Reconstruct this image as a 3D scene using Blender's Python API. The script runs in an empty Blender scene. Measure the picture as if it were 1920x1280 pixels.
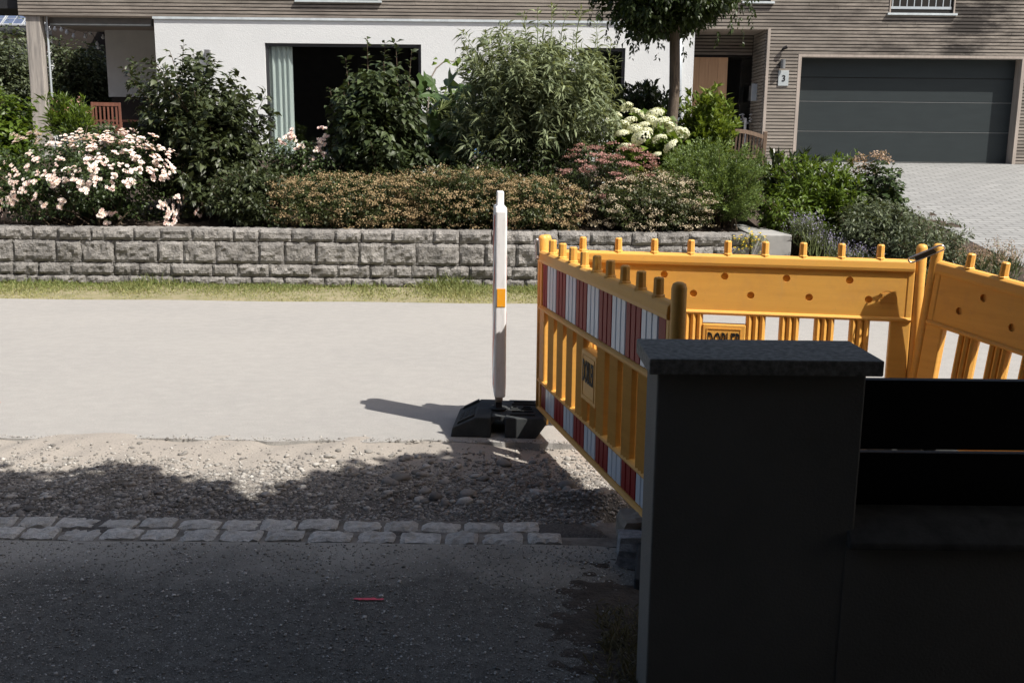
import bpy, bmesh, math, random
import numpy as np
from mathutils import Vector, Matrix, Quaternion

# ------------------------------------------------------------------ camera, sky, sun, exposure
scene = bpy.context.scene
FPX, PITCH, ROLL, CAMH = 1870.0, math.radians(11.0), 0.010, 1.6
cam_data = bpy.data.cameras.new('camera')
cam = bpy.data.objects.new('camera', cam_data)
scene.collection.objects.link(cam)
cam_data.sensor_width = 36.0
cam_data.lens = 36.0 * FPX / 1920.0
cam_data.clip_end = 1500
cam_data.clip_start = 0.05
cam.matrix_world = (Matrix.Translation((0, 0, CAMH)) @ Matrix.Rotation(math.pi/2 - PITCH, 4, 'X')
                    @ Matrix.Rotation(ROLL, 4, 'Z'))
scene.camera = cam

SUN_EL, SUN_AZ = math.radians(52.6), math.radians(57.0)      # azimuth from -Y towards +X
SUN = Vector((math.cos(SUN_EL)*math.sin(SUN_AZ), -math.cos(SUN_EL)*math.cos(SUN_AZ), math.sin(SUN_EL)))
world = bpy.data.worlds.new('World'); scene.world = world; world.use_nodes = True
wn = world.node_tree.nodes; wl = world.node_tree.links
wn.clear()
sky = wn.new('ShaderNodeTexSky'); sky.sky_type = 'NISHITA'; sky.sun_disc = False
sky.sun_elevation = SUN_EL; sky.sun_rotation = math.atan2(SUN.x, SUN.y)
sky.air_density = 1.0; sky.dust_density = 4.0; sky.ozone_density = 0.4
bg = wn.new('ShaderNodeBackground'); bg.inputs['Strength'].default_value = 0.09
wo = wn.new('ShaderNodeOutputWorld')
wl.new(sky.outputs[0], bg.inputs[0]); wl.new(bg.outputs[0], wo.inputs[0])
sun_d = bpy.data.lights.new('sun', 'SUN'); sun_d.energy = 5.0; sun_d.angle = math.radians(0.55)
sun_d.color = (1.0, 0.955, 0.89)
sun_o = bpy.data.objects.new('sun', sun_d); scene.collection.objects.link(sun_o)
sun_o.rotation_mode = 'QUATERNION'; sun_o.rotation_quaternion = SUN.to_track_quat('Z', 'Y')
sun_o.location = (20, -13, 28)
scene.view_settings.view_transform = 'Standard'
scene.view_settings.look = 'None'
scene.view_settings.gamma = 1.0
scene.view_settings.exposure = 0.54
scene.render.engine = 'CYCLES'
scene.cycles.max_bounces = 8
scene.cycles.transparent_max_bounces = 12

# ------------------------------------------------------------------ helpers
C = scene.collection
rng = np.random.default_rng(7)
random.seed(7)
_R = np.array([1, 0, 0.0]); _U = np.array([0, math.sin(PITCH), math.cos(PITCH)]); _W = np.array([0, math.cos(PITCH), -math.sin(PITCH)])
_R2 = math.cos(ROLL)*_R + math.sin(ROLL)*_U; _U2 = -math.sin(ROLL)*_R + math.cos(ROLL)*_U

def ray(px, py):
    return _W + (px-960)/FPX*_R2 + (640-py)/FPX*_U2
def at(px, py, Y):
    d = ray(px, py); t = Y/d[1]
    return np.array([d[0]*t, Y, CAMH+d[2]*t])
def gp(px, py, z=0.0):
    d = ray(px, py); t = (z-CAMH)/d[2]
    return np.array([d[0]*t, d[1]*t, z])

def sstep(a, b, x):
    t = np.clip((x-a)/(b-a), 0, 1); return t*t*(3-2*t)

OFF = {}
def thing(name, label, cat, loc=(0, 0, 0), rotz=0.0, group=None, kind=None):
    o = bpy.data.objects.new(name, None); C.objects.link(o)
    o.location = loc; o.rotation_euler = (0, 0, rotz); o.empty_display_size = 0.1
    o['label'] = label; o['category'] = cat
    if group: o['group'] = group
    if kind: o['kind'] = kind
    OFF[o.name] = np.array(loc, float)
    return o
def tag(o, label, cat=None, group=None, kind=None):
    o['label'] = label
    if cat: o['category'] = cat
    if group: o['group'] = group
    if kind: o['kind'] = kind
    return o

def off_of(parent):
    p = parent
    while p is not None:
        if p.name in OFF: return OFF[p.name]
        p = p.parent
    return np.zeros(3)

def link_mesh(name, me, parent=None):
    o = bpy.data.objects.new(name, me); C.objects.link(o)
    if parent is not None: o.parent = parent
    return o

def make_mesh(name, v, f, mat, smooth=False):
    me = bpy.data.meshes.new(name)
    me.from_pydata([tuple(p) for p in v], [], f)
    if mat is not None: me.materials.append(mat)
    if smooth: me.polygons.foreach_set('use_smooth', [True]*len(me.polygons))
    me.update()
    return me

def np_mesh(name, V, F, mat, tint=None, smooth=False):
    """V (n,3), F (m,k) equal-sized faces"""
    me = bpy.data.meshes.new(name)
    n, (m, k) = len(V), F.shape
    me.vertices.add(n); me.vertices.foreach_set('co', np.ascontiguousarray(V, dtype=np.float32).ravel())
    me.loops.add(m*k); me.loops.foreach_set('vertex_index', np.ascontiguousarray(F, dtype=np.int32).ravel())
    me.polygons.add(m)
    me.polygons.foreach_set('loop_start', np.arange(0, m*k, k, dtype=np.int32))
    me.polygons.foreach_set('loop_total', np.full(m, k, dtype=np.int32))
    if smooth: me.polygons.foreach_set('use_smooth', np.ones(m, dtype=bool))
    if tint is not None:
        a = me.attributes.new('tint', 'FLOAT', 'POINT'); a.data.foreach_set('value', np.ascontiguousarray(tint, dtype=np.float32))
    if mat is not None: me.materials.append(mat)
    me.update(calc_edges=True)
    return me

class B:
    """collects boxes, tubes and prisms, in world coordinates unless told otherwise"""
    def __init__(s): s.v = []; s.f = []
    def add(s, v, f):
        k = len(s.v); s.v += [tuple(p) for p in v]; s.f += [tuple(i+k for i in q) for q in f]; return s
    def box(s, x0, x1, y0, y1, z0, z1):
        v = [(x0,y0,z0),(x1,y0,z0),(x1,y1,z0),(x0,y1,z0),(x0,y0,z1),(x1,y0,z1),(x1,y1,z1),(x0,y1,z1)]
        return s.add(v, [(0,3,2,1),(4,5,6,7),(0,1,5,4),(1,2,6,5),(2,3,7,6),(3,0,4,7)])
    def hexa(s, v):
        return s.add(v, [(0,3,2,1),(4,5,6,7),(0,1,5,4),(1,2,6,5),(2,3,7,6),(3,0,4,7)])
    def prism(s, poly, a0, a1, axis='y'):
        """poly: list of 2-D points, extruded from a0 to a1 along axis"""
        n = len(poly)
        def mk(p, a):
            return (p[0], a, p[1]) if axis == 'y' else ((a, p[0], p[1]) if axis == 'x' else (p[0], p[1], a))
        v = [mk(p, a0) for p in poly] + [mk(p, a1) for p in poly]
        f = [tuple(range(n))[::-1], tuple(range(n, 2*n))] + [(i, (i+1) % n, n+(i+1) % n, n+i) for i in range(n)]
        return s.add(v, f)
    def tube(s, path, r, n=8, cap=True):
        path = [np.array(p, float) for p in path]
        m = len(path); rr = r if hasattr(r, '__len__') else [r]*m
        v = []
        prev = None
        for i, p in enumerate(path):
            t = path[min(i+1, m-1)] - path[max(i-1, 0)]; t = t/(np.linalg.norm(t)+1e-9)
            if prev is None:
                a = np.cross(t, (0, 0, 1.0))
                if np.linalg.norm(a) < 1e-3: a = np.cross(t, (0, 1.0, 0))
            else:
                a = prev - t*np.dot(prev, t)
            a /= np.linalg.norm(a); b = np.cross(t, a); prev = a
            for k in range(n):
                w = 2*math.pi*k/n
                v.append(p + rr[i]*(math.cos(w)*a + math.sin(w)*b))
        f = [(i*n+k, i*n+(k+1) % n, (i+1)*n+(k+1) % n, (i+1)*n+k) for i in range(m-1) for k in range(n)]
        if cap: f += [tuple(range(n))[::-1], tuple(range((m-1)*n, m*n))]
        return s.add(v, f)
    def lathe(s, prof, n=12, c=(0, 0, 0)):
        v = [(c[0]+r*math.cos(2*math.pi*k/n), c[1]+r*math.sin(2*math.pi*k/n), c[2]+z) for r, z in prof for k in range(n)]
        m = len(prof)
        f = [(i*n+k, i*n+(k+1) % n, (i+1)*n+(k+1) % n, (i+1)*n+k) for i in range(m-1) for k in range(n)]
        f += [tuple(range(n))[::-1], tuple(range((m-1)*n, m*n))]
        return s.add(v, f)
    def obj(s, name, mat, parent=None, world=True, smooth=False, bevel=0, seg=2, loc=None):
        o_ = off_of(parent) if (world and parent is not None) else np.zeros(3)
        if parent is None and loc is not None: o_ = np.array(loc, float)
        v = [(p[0]-o_[0], p[1]-o_[1], p[2]-o_[2]) for p in s.v]
        me = make_mesh(name, v, s.f, mat, smooth)
        bm = bmesh.new(); bm.from_mesh(me); bmesh.ops.recalc_face_normals(bm, faces=bm.faces); bm.to_mesh(me); bm.free()
        o = link_mesh(name, me, parent)
        if parent is None and loc is not None: o.location = loc
        if bevel:
            m = o.modifiers.new('bevel', 'BEVEL'); m.width = bevel; m.segments = seg; m.limit_method = 'ANGLE'; m.angle_limit = 0.6
        return o

def text_mesh(name, body, size, mat, parent, M, sx=1.0, extrude=0.0015, bold=0.0):
    cu = bpy.data.curves.new(name, 'FONT'); cu.body = body; cu.size = size; cu.extrude = extrude
    cu.align_x = 'CENTER'; cu.align_y = 'CENTER'; cu.offset = bold; cu.resolution_u = 3
    o = bpy.data.objects.new(name, cu); C.objects.link(o)
    bpy.context.view_layer.update()
    me = bpy.data.meshes.new_from_object(o.evaluated_get(bpy.context.evaluated_depsgraph_get()))
    bpy.data.objects.remove(o); bpy.data.curves.remove(cu)
    me.materials.clear(); me.materials.append(mat)
    me.transform(M @ Matrix.Diagonal((sx, 1, 1, 1)))
    return link_mesh(name, me, parent)

# ------------------------------------------------------------------ materials
def nodes(name):
    m = bpy.data.materials.new(name); m.use_nodes = True
    nt = m.node_tree; p = nt.nodes['Principled BSDF']
    return m, nt, p
def N(nt, t, **kw):
    n = nt.nodes.new(t)
    for k, v in kw.items():
        if k in n.inputs: n.inputs[k].default_value = v
        else: setattr(n, k, v)
    return n
def mixc(nt, fac, a, b, blend='MIX'):
    m = nt.nodes.new('ShaderNodeMix'); m.data_type = 'RGBA'; m.blend_type = blend
    for sock, val in ((m.inputs[0], fac), (m.inputs[6], a), (m.inputs[7], b)):
        if isinstance(val, bpy.types.NodeSocket): nt.links.new(val, sock)
        elif isinstance(val, (int, float)): sock.default_value = val
        else: sock.default_value = (*val, 1)
    return m.outputs[2]
def ramp(nt, src, p0, p1, v0=0.0, v1=1.0):
    r = nt.nodes.new('ShaderNodeMapRange'); r.clamp = True
    r.inputs[1].default_value = p0; r.inputs[2].default_value = p1; r.inputs[3].default_value = v0; r.inputs[4].default_value = v1
    nt.links.new(src, r.inputs[0]); return r.outputs[0]
def coords(nt, world=True, scale=(1, 1, 1)):
    if world:
        g = nt.nodes.new('ShaderNodeNewGeometry'); s = g.outputs['Position']
    else:
        g = nt.nodes.new('ShaderNodeTexCoord'); s = g.outputs['Object']
    mp = nt.nodes.new('ShaderNodeMapping'); mp.inputs['Scale'].default_value = scale
    nt.links.new(s, mp.inputs[0]); return mp.outputs[0]
def noise(nt, vec, scale, detail=5, rough=0.6):
    n = N(nt, 'ShaderNodeTexNoise', Scale=scale, Detail=detail, Roughness=rough); nt.links.new(vec, n.inputs['Vector']); return n.outputs['Fac']
def bump(nt, p, h, strength=0.3, dist=0.01):
    b = N(nt, 'ShaderNodeBump', Strength=strength, Distance=dist); nt.links.new(h, b.inputs['Height']); nt.links.new(b.outputs[0], p.inputs['Normal'])
def objrand(nt):
    return nt.nodes.new('ShaderNodeObjectInfo').outputs['Random']

def pm(name, c1, c2=None, scale=6, rough=0.75, bscale=0, bstr=0.3, bdist=0.01, metallic=0, spec=0.3, stretch=(1, 1, 1), rand=0.0, lo=.35, hi=.65, world=True):
    m, nt, p = nodes(name)
    p.inputs['Roughness'].default_value = rough; p.inputs['Metallic'].default_value = metallic
    p.inputs['Specular IOR Level'].default_value = spec
    v = coords(nt, world, stretch)
    c2 = c2 or tuple(x*0.8 for x in c1)
    col = mixc(nt, ramp(nt, noise(nt, v, scale), lo, hi), c1, c2)
    if rand:
        col = mixc(nt, ramp(nt, objrand(nt), 0, 1, 0, rand), col, tuple(x*0.35 for x in c1))
    nt.links.new(col, p.inputs['Base Color'])
    if bscale: bump(nt, p, noise(nt, v, bscale, 6), bstr, bdist)
    return m

def asphalt(name, c1, c2, grit, dark, patch=0.8, gs=320, chips=None, streak=(1, 1, 1), dust=None):
    m, nt, p = nodes(name); p.inputs['Roughness'].default_value = 0.9; p.inputs['Specular IOR Level'].default_value = 0.2
    v = coords(nt); vs = coords(nt, True, streak)
    col = mixc(nt, ramp(nt, noise(nt, vs, patch, 6), .3, .7), c1, c2)
    col = mixc(nt, ramp(nt, noise(nt, vs, patch*12, 7, .8), .42, .70, 0, .6), col, grit)
    col = mixc(nt, ramp(nt, noise(nt, v, gs*.42, 4, .7), .48, .66, 0, .75), col, dark)
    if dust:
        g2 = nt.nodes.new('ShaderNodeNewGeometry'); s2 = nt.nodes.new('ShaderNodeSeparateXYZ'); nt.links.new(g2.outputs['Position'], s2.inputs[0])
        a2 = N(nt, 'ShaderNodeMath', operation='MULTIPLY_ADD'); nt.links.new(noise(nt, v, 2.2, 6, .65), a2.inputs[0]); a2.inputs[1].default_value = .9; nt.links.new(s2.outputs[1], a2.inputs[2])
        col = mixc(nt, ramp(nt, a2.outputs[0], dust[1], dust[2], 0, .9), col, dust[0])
    col = mixc(nt, ramp(nt, noise(nt, v, gs, 2), .52, .72), col, grit)
    col = mixc(nt, ramp(nt, noise(nt, v, gs*.7, 2), .6, .85, 0, .6), col, dark)
    if chips:
        vo = N(nt, 'ShaderNodeTexVoronoi', Scale=chips[1]); nt.links.new(v, vo.inputs['Vector'])
        msk = ramp(nt, vo.outputs['Distance'], .13, .2, 1, 0)
        sel = ramp(nt, vo.outputs['Color'], .6, .62, 0, 1)
        mm = N(nt, 'ShaderNodeMath', operation='MULTIPLY'); nt.links.new(msk, mm.inputs[0]); nt.links.new(sel, mm.inputs[1])
        col = mixc(nt, mm.outputs[0], col, chips[0])
    nt.links.new(col, p.inputs['Base Color'])
    bump(nt, p, noise(nt, v, gs*.6, 3), .35, .006)
    return m

def leafmat(name, c1, c2, trans=0.3, rough=0.5, spec=0.35):
    m, nt, p = nodes(name)
    a = N(nt, 'ShaderNodeAttribute', attribute_name='tint')
    col = mixc(nt, a.outputs['Fac'], c1, c2)
    p.inputs['Roughness'].default_value = rough; p.inputs['Specular IOR Level'].default_value = spec
    nt.links.new(col, p.inputs['Base Color'])
    if trans:
        t = N(nt, 'ShaderNodeBsdfTranslucent'); tc = mixc(nt, 0.5, col, (c2[0]*1.4, c2[1]*1.3, c2[2]*.5)); nt.links.new(tc, t.inputs[0])
        mx = N(nt, 'ShaderNodeMixShader', Fac=trans); nt.links.new(p.outputs[0], mx.inputs[1]); nt.links.new(t.outputs[0], mx.inputs[2])
        nt.links.new(mx.outputs[0], nt.nodes['Material Output'].inputs[0])
    return m

def glassmat(name, tint=(0.88, 0.91, 0.90)):
    m, nt, p = nodes(name)
    tr = N(nt, 'ShaderNodeBsdfTransparent'); tr.inputs[0].default_value = (*tint, 1)
    gl = N(nt, 'ShaderNodeBsdfGlossy', Roughness=0.02); gl.inputs[0].default_value = (1, 1, 1, 1)
    lw_ = N(nt, 'ShaderNodeLayerWeight', Blend=.5); pw = N(nt, 'ShaderNodeMath', operation='POWER'); pw.inputs[1].default_value = 4.0; nt.links.new(lw_.outputs['Facing'], pw.inputs[0])
    fr = N(nt, 'ShaderNodeMath', operation='MULTIPLY_ADD'); fr.inputs[1].default_value = .9; fr.inputs[2].default_value = .05; nt.links.new(pw.outputs[0], fr.inputs[0])
    mx = N(nt, 'ShaderNodeMixShader'); nt.links.new(fr.outputs[0], mx.inputs[0]); nt.links.new(tr.outputs[0], mx.inputs[1]); nt.links.new(gl.outputs[0], mx.inputs[2])
    nt.links.new(mx.outputs[0], nt.nodes['Material Output'].inputs[0])
    return m

def slatmat(name, c1, c2, c3, dirt=True):
    m, nt, p = nodes(name); p.inputs['Roughness'].default_value = 0.85; p.inputs['Specular IOR Level'].default_value = 0.15
    v = coords(nt, True, (0.5, 6, 6)); g = coords(nt, True, (1.2, 60, 60))
    col = mixc(nt, ramp(nt, noise(nt, v, 1.6, 5), .3, .7), c1, c2)
    col = mixc(nt, ramp(nt, objrand(nt), 0, 1, 0, .7), col, c2)
    col = mixc(nt, ramp(nt, noise(nt, g, 3, 4), .35, .72, 0, .75), col, c3)
    if dirt:      # weather-blackened boards below the right hand window
        st = coords(nt, True, (.55, 1, 1.5))
        n1 = ramp(nt, noise(nt, st, 1.3, 6, .7), .43, .60)
        ge = nt.nodes.new('ShaderNodeNewGeometry'); sp = nt.nodes.new('ShaderNodeSeparateXYZ'); nt.links.new(ge.outputs['Position'], sp.inputs[0])
        k = ramp(nt, sp.outputs[0], 5.5, 9.0, .34, .88)
        kz = ramp(nt, sp.outputs[2], 2.4, 3.7, 0.2, 1)
        mm = N(nt, 'ShaderNodeMath', operation='MULTIPLY'); nt.links.new(n1, mm.inputs[0]); nt.links.new(k, mm.inputs[1])
        m2 = N(nt, 'ShaderNodeMath', operation='MULTIPLY'); nt.links.new(mm.outputs[0], m2.inputs[0]); nt.links.new(kz, m2.inputs[1])
        col = mixc(nt, m2.outputs[0], col, (.035, .032, .03))
    nt.links.new(col, p.inputs['Base Color'])
    bump(nt, p, noise(nt, g, 3, 4), .3, .004)
    return m

M = {}
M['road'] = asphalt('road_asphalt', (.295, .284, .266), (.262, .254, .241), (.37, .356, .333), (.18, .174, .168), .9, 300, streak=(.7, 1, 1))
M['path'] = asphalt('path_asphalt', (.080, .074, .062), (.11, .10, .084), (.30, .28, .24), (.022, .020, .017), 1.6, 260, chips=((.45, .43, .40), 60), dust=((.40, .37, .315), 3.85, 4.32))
M['gravelbed'] = asphalt('gravel_bed', (.105, .096, .085), (.075, .068, .06), (.19, .175, .155), (.04, .036, .032), 3.0, 120, dust=((.31, .28, .245), 4.95, 5.35))  # pale dust near the road; dark base colour also deepens the shaded near side
M['stone'] = pm('pebble', (.33, .305, .27), (.22, .20, .18), 24, .85, 90, .4, .004, rand=.0, world=True)
M['sett'] = pm('granite_sett', (.74, .71, .645), (.46, .437, .395), 38, .9, 150, .9, .01, rand=.35)
M['granite'] = pm('granite_rough', (.34, .34, .34), (.19, .19, .195), 45, .85, 120, .6, .008)
M['dustystone'] = pm('dusty_stone', (.30, .26, .21), (.22, .19, .155), 20, .9, 90, .5, .006)
M['block'] = pm('concrete_block_stone', (.325, .31, .29), (.165, .157, .147), 7, .92, 42, .95, .025, rand=.42)
M['concrete'] = pm('plain_concrete', (.33, .325, .31), (.25, .247, .237), 6, .9, 120, .3, .004)
M['soil'] = pm('garden_soil', (.075, .055, .042), (.045, .034, .026), 8, .95, 40, .8, .03)
M['earth'] = pm('bare_earth', (.10, .08, .062), (.06, .048, .038), 12, .95, 60, .8, .03)
M['lawn'] = pm('lawn_ground', (.27, .235, .15), (.17, .165, .08), 6, .95, 60, .6, .02)
M['white'] = pm('white_render', (.62, .635, .635), (.59, .605, .605), 1.2, .9, 55, .55, .012)
M['slat'] = slatmat('weathered_larch', (.44, .39, .335), (.275, .245, .212), (.12, .105, .092))
M['slatdark'] = pm('cladding_backing', (.02, .018, .016), rough=.9)
M['trim'] = pm('timber_trim', (.40, .345, .30), (.31, .27, .235), 4, .8, stretch=(4, 4, .4))
M['post'] = pm('grey_timber_post', (.36, .33, .295), (.21, .195, .18), 3, .85, 20, .4, .006, stretch=(7, 7, .6))
M['soffit'] = pm('soffit_board', (.34, .29, .25), (.28, .24, .2), 3, .85)
M['oak'] = pm('oak_door', (.72, .45, .27), (.62, .37, .21), 3, .55, stretch=(9, 9, .5), rand=.25)
M['anthracite'] = pm('anthracite_door', (.034, .042, .044), (.030, .037, .039), 3, .5, 250, .12, .002, spec=.15, stretch=(.6, 1, 3))
M['seam'] = pm('seam_light', (.19, .20, .20), rough=.4, spec=.5)
M['frame'] = pm('dark_frame', (.035, .037, .04), rough=.45, spec=.4)
M['metal'] = pm('grey_zinc', (.46, .50, .53), (.40, .44, .47), 4, .45, metallic=.3, spec=.5)
M['zinc'] = pm('pale_flashing', (.62, .68, .70), rough=.45, metallic=.2, spec=.5)
M['lamp'] = pm('lamp_grey', (.20, .205, .21), rough=.45, metallic=.3)
M['plate'] = pm('sign_glass_plate', (.42, .45, .46), (.36, .4, .41), 20, .35, spec=.5)
M['blackpaint'] = pm('black_paint', (.012, .012, .013), rough=.6)
M['glass'] = glassmat('window_glass')
M['darkroom'] = pm('interior_wall', (.05, .047, .045), rough=.9)
M['curtain'] = pm('curtain_cloth', (.74, .77, .75), (.6, .64, .63), 3, .9, stretch=(8, 8, .3))
M['curtainblue'] = pm('curtain_blue_grey', (.42, .48, .52), (.34, .40, .44), 3, .9)
M['teak'] = pm('red_brown_wood', (.15, .06, .038), (.105, .042, .028), 4, .55, stretch=(6, 6, .6))
M['bench'] = pm('weathered_bench_wood', (.24, .17, .12), (.15, .105, .075), 4, .7, stretch=(6, 6, .8))
M['roofdark'] = pm('dark_roof', (.025, .026, .028), rough=.7)
M['redtile'] = pm('red_roof_tile', (.34, .105, .07), (.25, .08, .055), 6, .8, 30, .4, .02)
M['solar'] = pm('solar_cell', (.10, .13, .20), (.08, .10, .16), 2, .25, spec=.6)
M['solarframe'] = pm('solar_frame', (.40, .42, .44), rough=.4)
M['barn'] = pm('dark_barn_wood', (.045, .035, .03), (.03, .024, .02), 4, .85)
M['screen'] = pm('canvas_screen', (.55, .55, .53), (.5, .5, .485), 3, .9)
def yellow(name):
    m, nt, p = nodes(name); p.inputs['Roughness'].default_value = .48; p.inputs['Specular IOR Level'].default_value = .35
    v = coords(nt, True)
    vs = coords(nt, True, (1, 1, 14))
    col = mixc(nt, ramp(nt, noise(nt, vs, 2.5, 5), .35, .7), (.72, .385, .085), (.66, .345, .072))
    col = mixc(nt, ramp(nt, noise(nt, v, 5, 8, .75), .52, .76, 0, .5), col, (.52, .27, .09))
    col = mixc(nt, ramp(nt, noise(nt, coords(nt, True, (1, 1, .25)), 26, 6, .8), .58, .74, 0, .55), col, (.60, .36, .13))
    col = mixc(nt, ramp(nt, noise(nt, v, 38, 5, .8), .62, .76, 0, .6), col, (.34, .18, .075))
    nt.links.new(col, p.inputs['Base Color'])
    p.inputs['Subsurface Weight'].default_value = .12; p.inputs['Subsurface Radius'].default_value = (.02, .009, .002); p.inputs['Subsurface Scale'].default_value = .3
    bump(nt, p, noise(nt, v, 90, 4), .06, .003)
    return m
M['yellow'] = yellow('yellow_polyethylene')
M['red'] = pm('red_film', (.27, .012, .014), (.23, .010, .012), 8, .5, spec=.25)
M['whitefilm'] = pm('white_film', (.60, .66, .72), (.55, .61, .67), 8, .35, spec=.5)
M['beacon'] = pm('white_beacon_plastic', (.74, .73, .72), (.56, .545, .525), 9, .5, 60, .1, .002, stretch=(5, 5, 1), lo=.5, hi=.8)
M['orange'] = pm('orange_sticker', (.85, .36, .02), (.75, .42, .10), 60, .5, lo=.6, hi=.66)
M['rust'] = pm('dirty_foot_of_beacon', (.40, .34, .29), (.12, .10, .085), 30, .8)
M['rubber'] = pm('black_recycled_rubber', (.05, .054, .055), (.03, .033, .034), 12, .78, 200, .35, .003, spec=.3)
M['steel'] = pm('galvanised_steel', (.55, .57, .60), (.45, .47, .5), 30, .32, metallic=.9)
M['shadedcoping'] = pm('shade_toned_coping', (.115, .11, .10), (.075, .072, .066), 14, .9, 120, .5, .004)  # same concrete as the pillar cap, coloured darker to stand for shade
M['pillar'] = pm('dark_plaster', (.225, .212, .186), (.17, .16, .142), 2.2, .9, 120, .6, .004, lo=.3, hi=.75)
M['coping'] = pm('dark_concrete_coping', (.34, .32, .28), (.17, .16, .142), 55, .9, 160, .7, .004)
M['fenceboard'] = pm('black_fence_board', (.009, .009, .010), (.007, .007, .008), 5, .5, spec=.2)
M['pink'] = pm('pink_marking_paint', (.95, .13, .18), (.60, .10, .13), 90, .7, lo=.55, hi=.68)
M['pinkfaint'] = pm('faint_pink_paint', (.55, .19, .17), (.36, .27, .245), 60, .8, lo=.42, hi=.55)
M['bark'] = pm('tree_bark', (.175, .135, .10), (.10, .078, .06), 6, .9, 30, .9, .02, stretch=(6, 6, 1))
M['twig'] = pm('twig_bark', (.12, .09, .06), (.08, .06, .04), 6, .9)
M['greenstem'] = pm('green_stem', (.16, .19, .07), (.11, .14, .05), 6, .7)
M['pot'] = pm('grey_pot', (.16, .18, .19), rough=.6)
M['wicker'] = pm('wicker_grey', (.10, .10, .105), (.05, .05, .052), 40, .7)
M['blue'] = pm('blue_cushion', (.16, .33, .62), rough=.8)
M['bulb'] = pm('milky_bulb', (.75, .76, .76), rough=.2, spec=.6)
def pavers():
    m, nt, p = nodes('driveway_pavers'); p.inputs['Roughness'].default_value = .9
    v = coords(nt)
    bt = N(nt, 'ShaderNodeTexBrick', Scale=1.0); bt.inputs['Mortar Size'].default_value = .012; bt.inputs['Brick Width'].default_value = .30; bt.inputs['Row Height'].default_value = .15
    bt.inputs['Color1'].default_value = (.265, .268, .262, 1); bt.inputs['Color2'].default_value = (.215, .218, .214, 1); bt.inputs['Mortar'].default_value = (.10, .10, .095, 1)
    nt.links.new(v, bt.inputs['Vector'])
    col = mixc(nt, ramp(nt, noise(nt, v, 1.4, 5), .35, .7, 0, .5), bt.outputs['Color'], (.185, .188, .184))
    nt.links.new(col, p.inputs['Base Color'])
    b = N(nt, 'ShaderNodeBump', Strength=.6, Distance=.01, invert=True); nt.links.new(bt.outputs['Fac'], b.inputs['Height']); nt.links.new(b.outputs[0], p.inputs['Normal'])
    return m
M['pavers'] = pavers()
M['beacon_print'] = None
# ------------------------------------------------------------------ setting: ground, road, path, gravel, gutter, driveway
ROAD0, ROAD1 = 5.30, 10.30       # near and far edge of the road
WALLY = 11.40                    # face of the garden retaining wall
FY = 21.4                        # facade of the house
def terrain(x, y):
    x = np.asarray(x, float); y = np.asarray(y, float)
    gar = .60 + np.clip((y-11.7)*.105, 0, .74)
    drv = np.clip((y-10.2)*.121, 0, 1.345)
    k = sstep(3.1, 3.9, x)
    return gar*(1-k) + drv*k
def struct(o, label):
    o['kind'] = 'structure'; o['label'] = label; return o
def sheet(name, xs, ys, zf, mat, jit=None, smooth=True):
    X, Y = np.meshgrid(xs, ys)
    if jit is not None: X, Y = jit(X, Y)
    Z = zf(X, Y); V = np.stack([X, Y, Z], -1).reshape(-1, 3)
    nx, ny = len(xs), len(ys); i = np.arange(nx*ny).reshape(ny, nx)
    F = np.stack([i[:-1, :-1], i[:-1, 1:], i[1:, 1:], i[1:, :-1]], -1).reshape(-1, 4)
    return link_mesh(name, np_mesh(name, V, F, mat, smooth=smooth))
def fnoise(x, y, seed=0, octs=((1, 1), (2.3, .5), (5.1, .25))):
    r = np.random.default_rng(seed); o = np.zeros(np.broadcast(x, y).shape)
    for fq, am in octs:
        for _ in range(3):
            a = r.uniform(0, 2*math.pi); ph = r.uniform(0, 6.28)
            o = o + am/3*np.sin(fq*6.28*(math.cos(a)*x+math.sin(a)*y)+ph)*1.6
    return o

g = B(); g.add([(-300, -300, -.6), (300, -300, -.6), (300, 300, -.6), (-300, 300, -.6)], [(0, 1, 2, 3)])
struct(g.obj('ground', M['earth']), 'bare earth ground under everything')

# road slab with a broken near edge
xs = np.concatenate([np.linspace(-60, -5, 20), np.arange(-4.95, 6, .035), np.linspace(6, 60, 20)])
edge = ROAD0 + .018*fnoise(xs, xs*0, 3, ((.6, 1), (2.1, .8), (6, .5))) + np.convolve(rng.normal(0, .008, len(xs)), [.25, .5, .25], 'same')
b = B(); n = len(xs)
v = [(x, e, 0) for x, e in zip(xs, edge)] + [(x, ROAD1 + .02*math.sin(x*3.1), 0) for x in xs] + [(x, e-.008, -.09) for x, e in zip(xs, edge)]
f = [(i, i+1, n+i+1, n+i) for i in range(n-1)] + [(2*n+i, 2*n+i+1, i+1, i) for i in range(n-1)]
b.add(v, f); road = struct(b.obj('road', M['road']), 'pale dusty asphalt road in full sun')

def gravel_z(x, y):
    z = -.040 + .016*fnoise(x, y, 5, ((.5, 1), (1.7, .6), (4.5, .3)))
    z = z + .030*(1-sstep(4.05, 4.4, y)) + .034*sstep(4.85, 5.25, y)*(1-sstep(-.9, -.2, x))
    z = z - .07*(1-sstep(3.86, 3.98, y))
    z = z + .05*np.exp(-(((x-.30)/.25)**2+((y-4.42)/.18)**2))          # heap by the barrier
    z = z + .05*np.exp(-(((x-.33)/.20)**2+((y-4.40)/.11)**2)) - .24*np.exp(-(((x-.60)/.15)**4+((y-4.15)/.15)**4))          # dug hole
    return z
xs = np.concatenate([np.linspace(-30, -4, 10), np.arange(-3.9, 4, .03), np.linspace(4, 30, 10)])
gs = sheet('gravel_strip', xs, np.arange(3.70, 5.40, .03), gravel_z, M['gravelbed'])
struct(gs, 'open gravel trench strip between road and cobbles')

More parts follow.
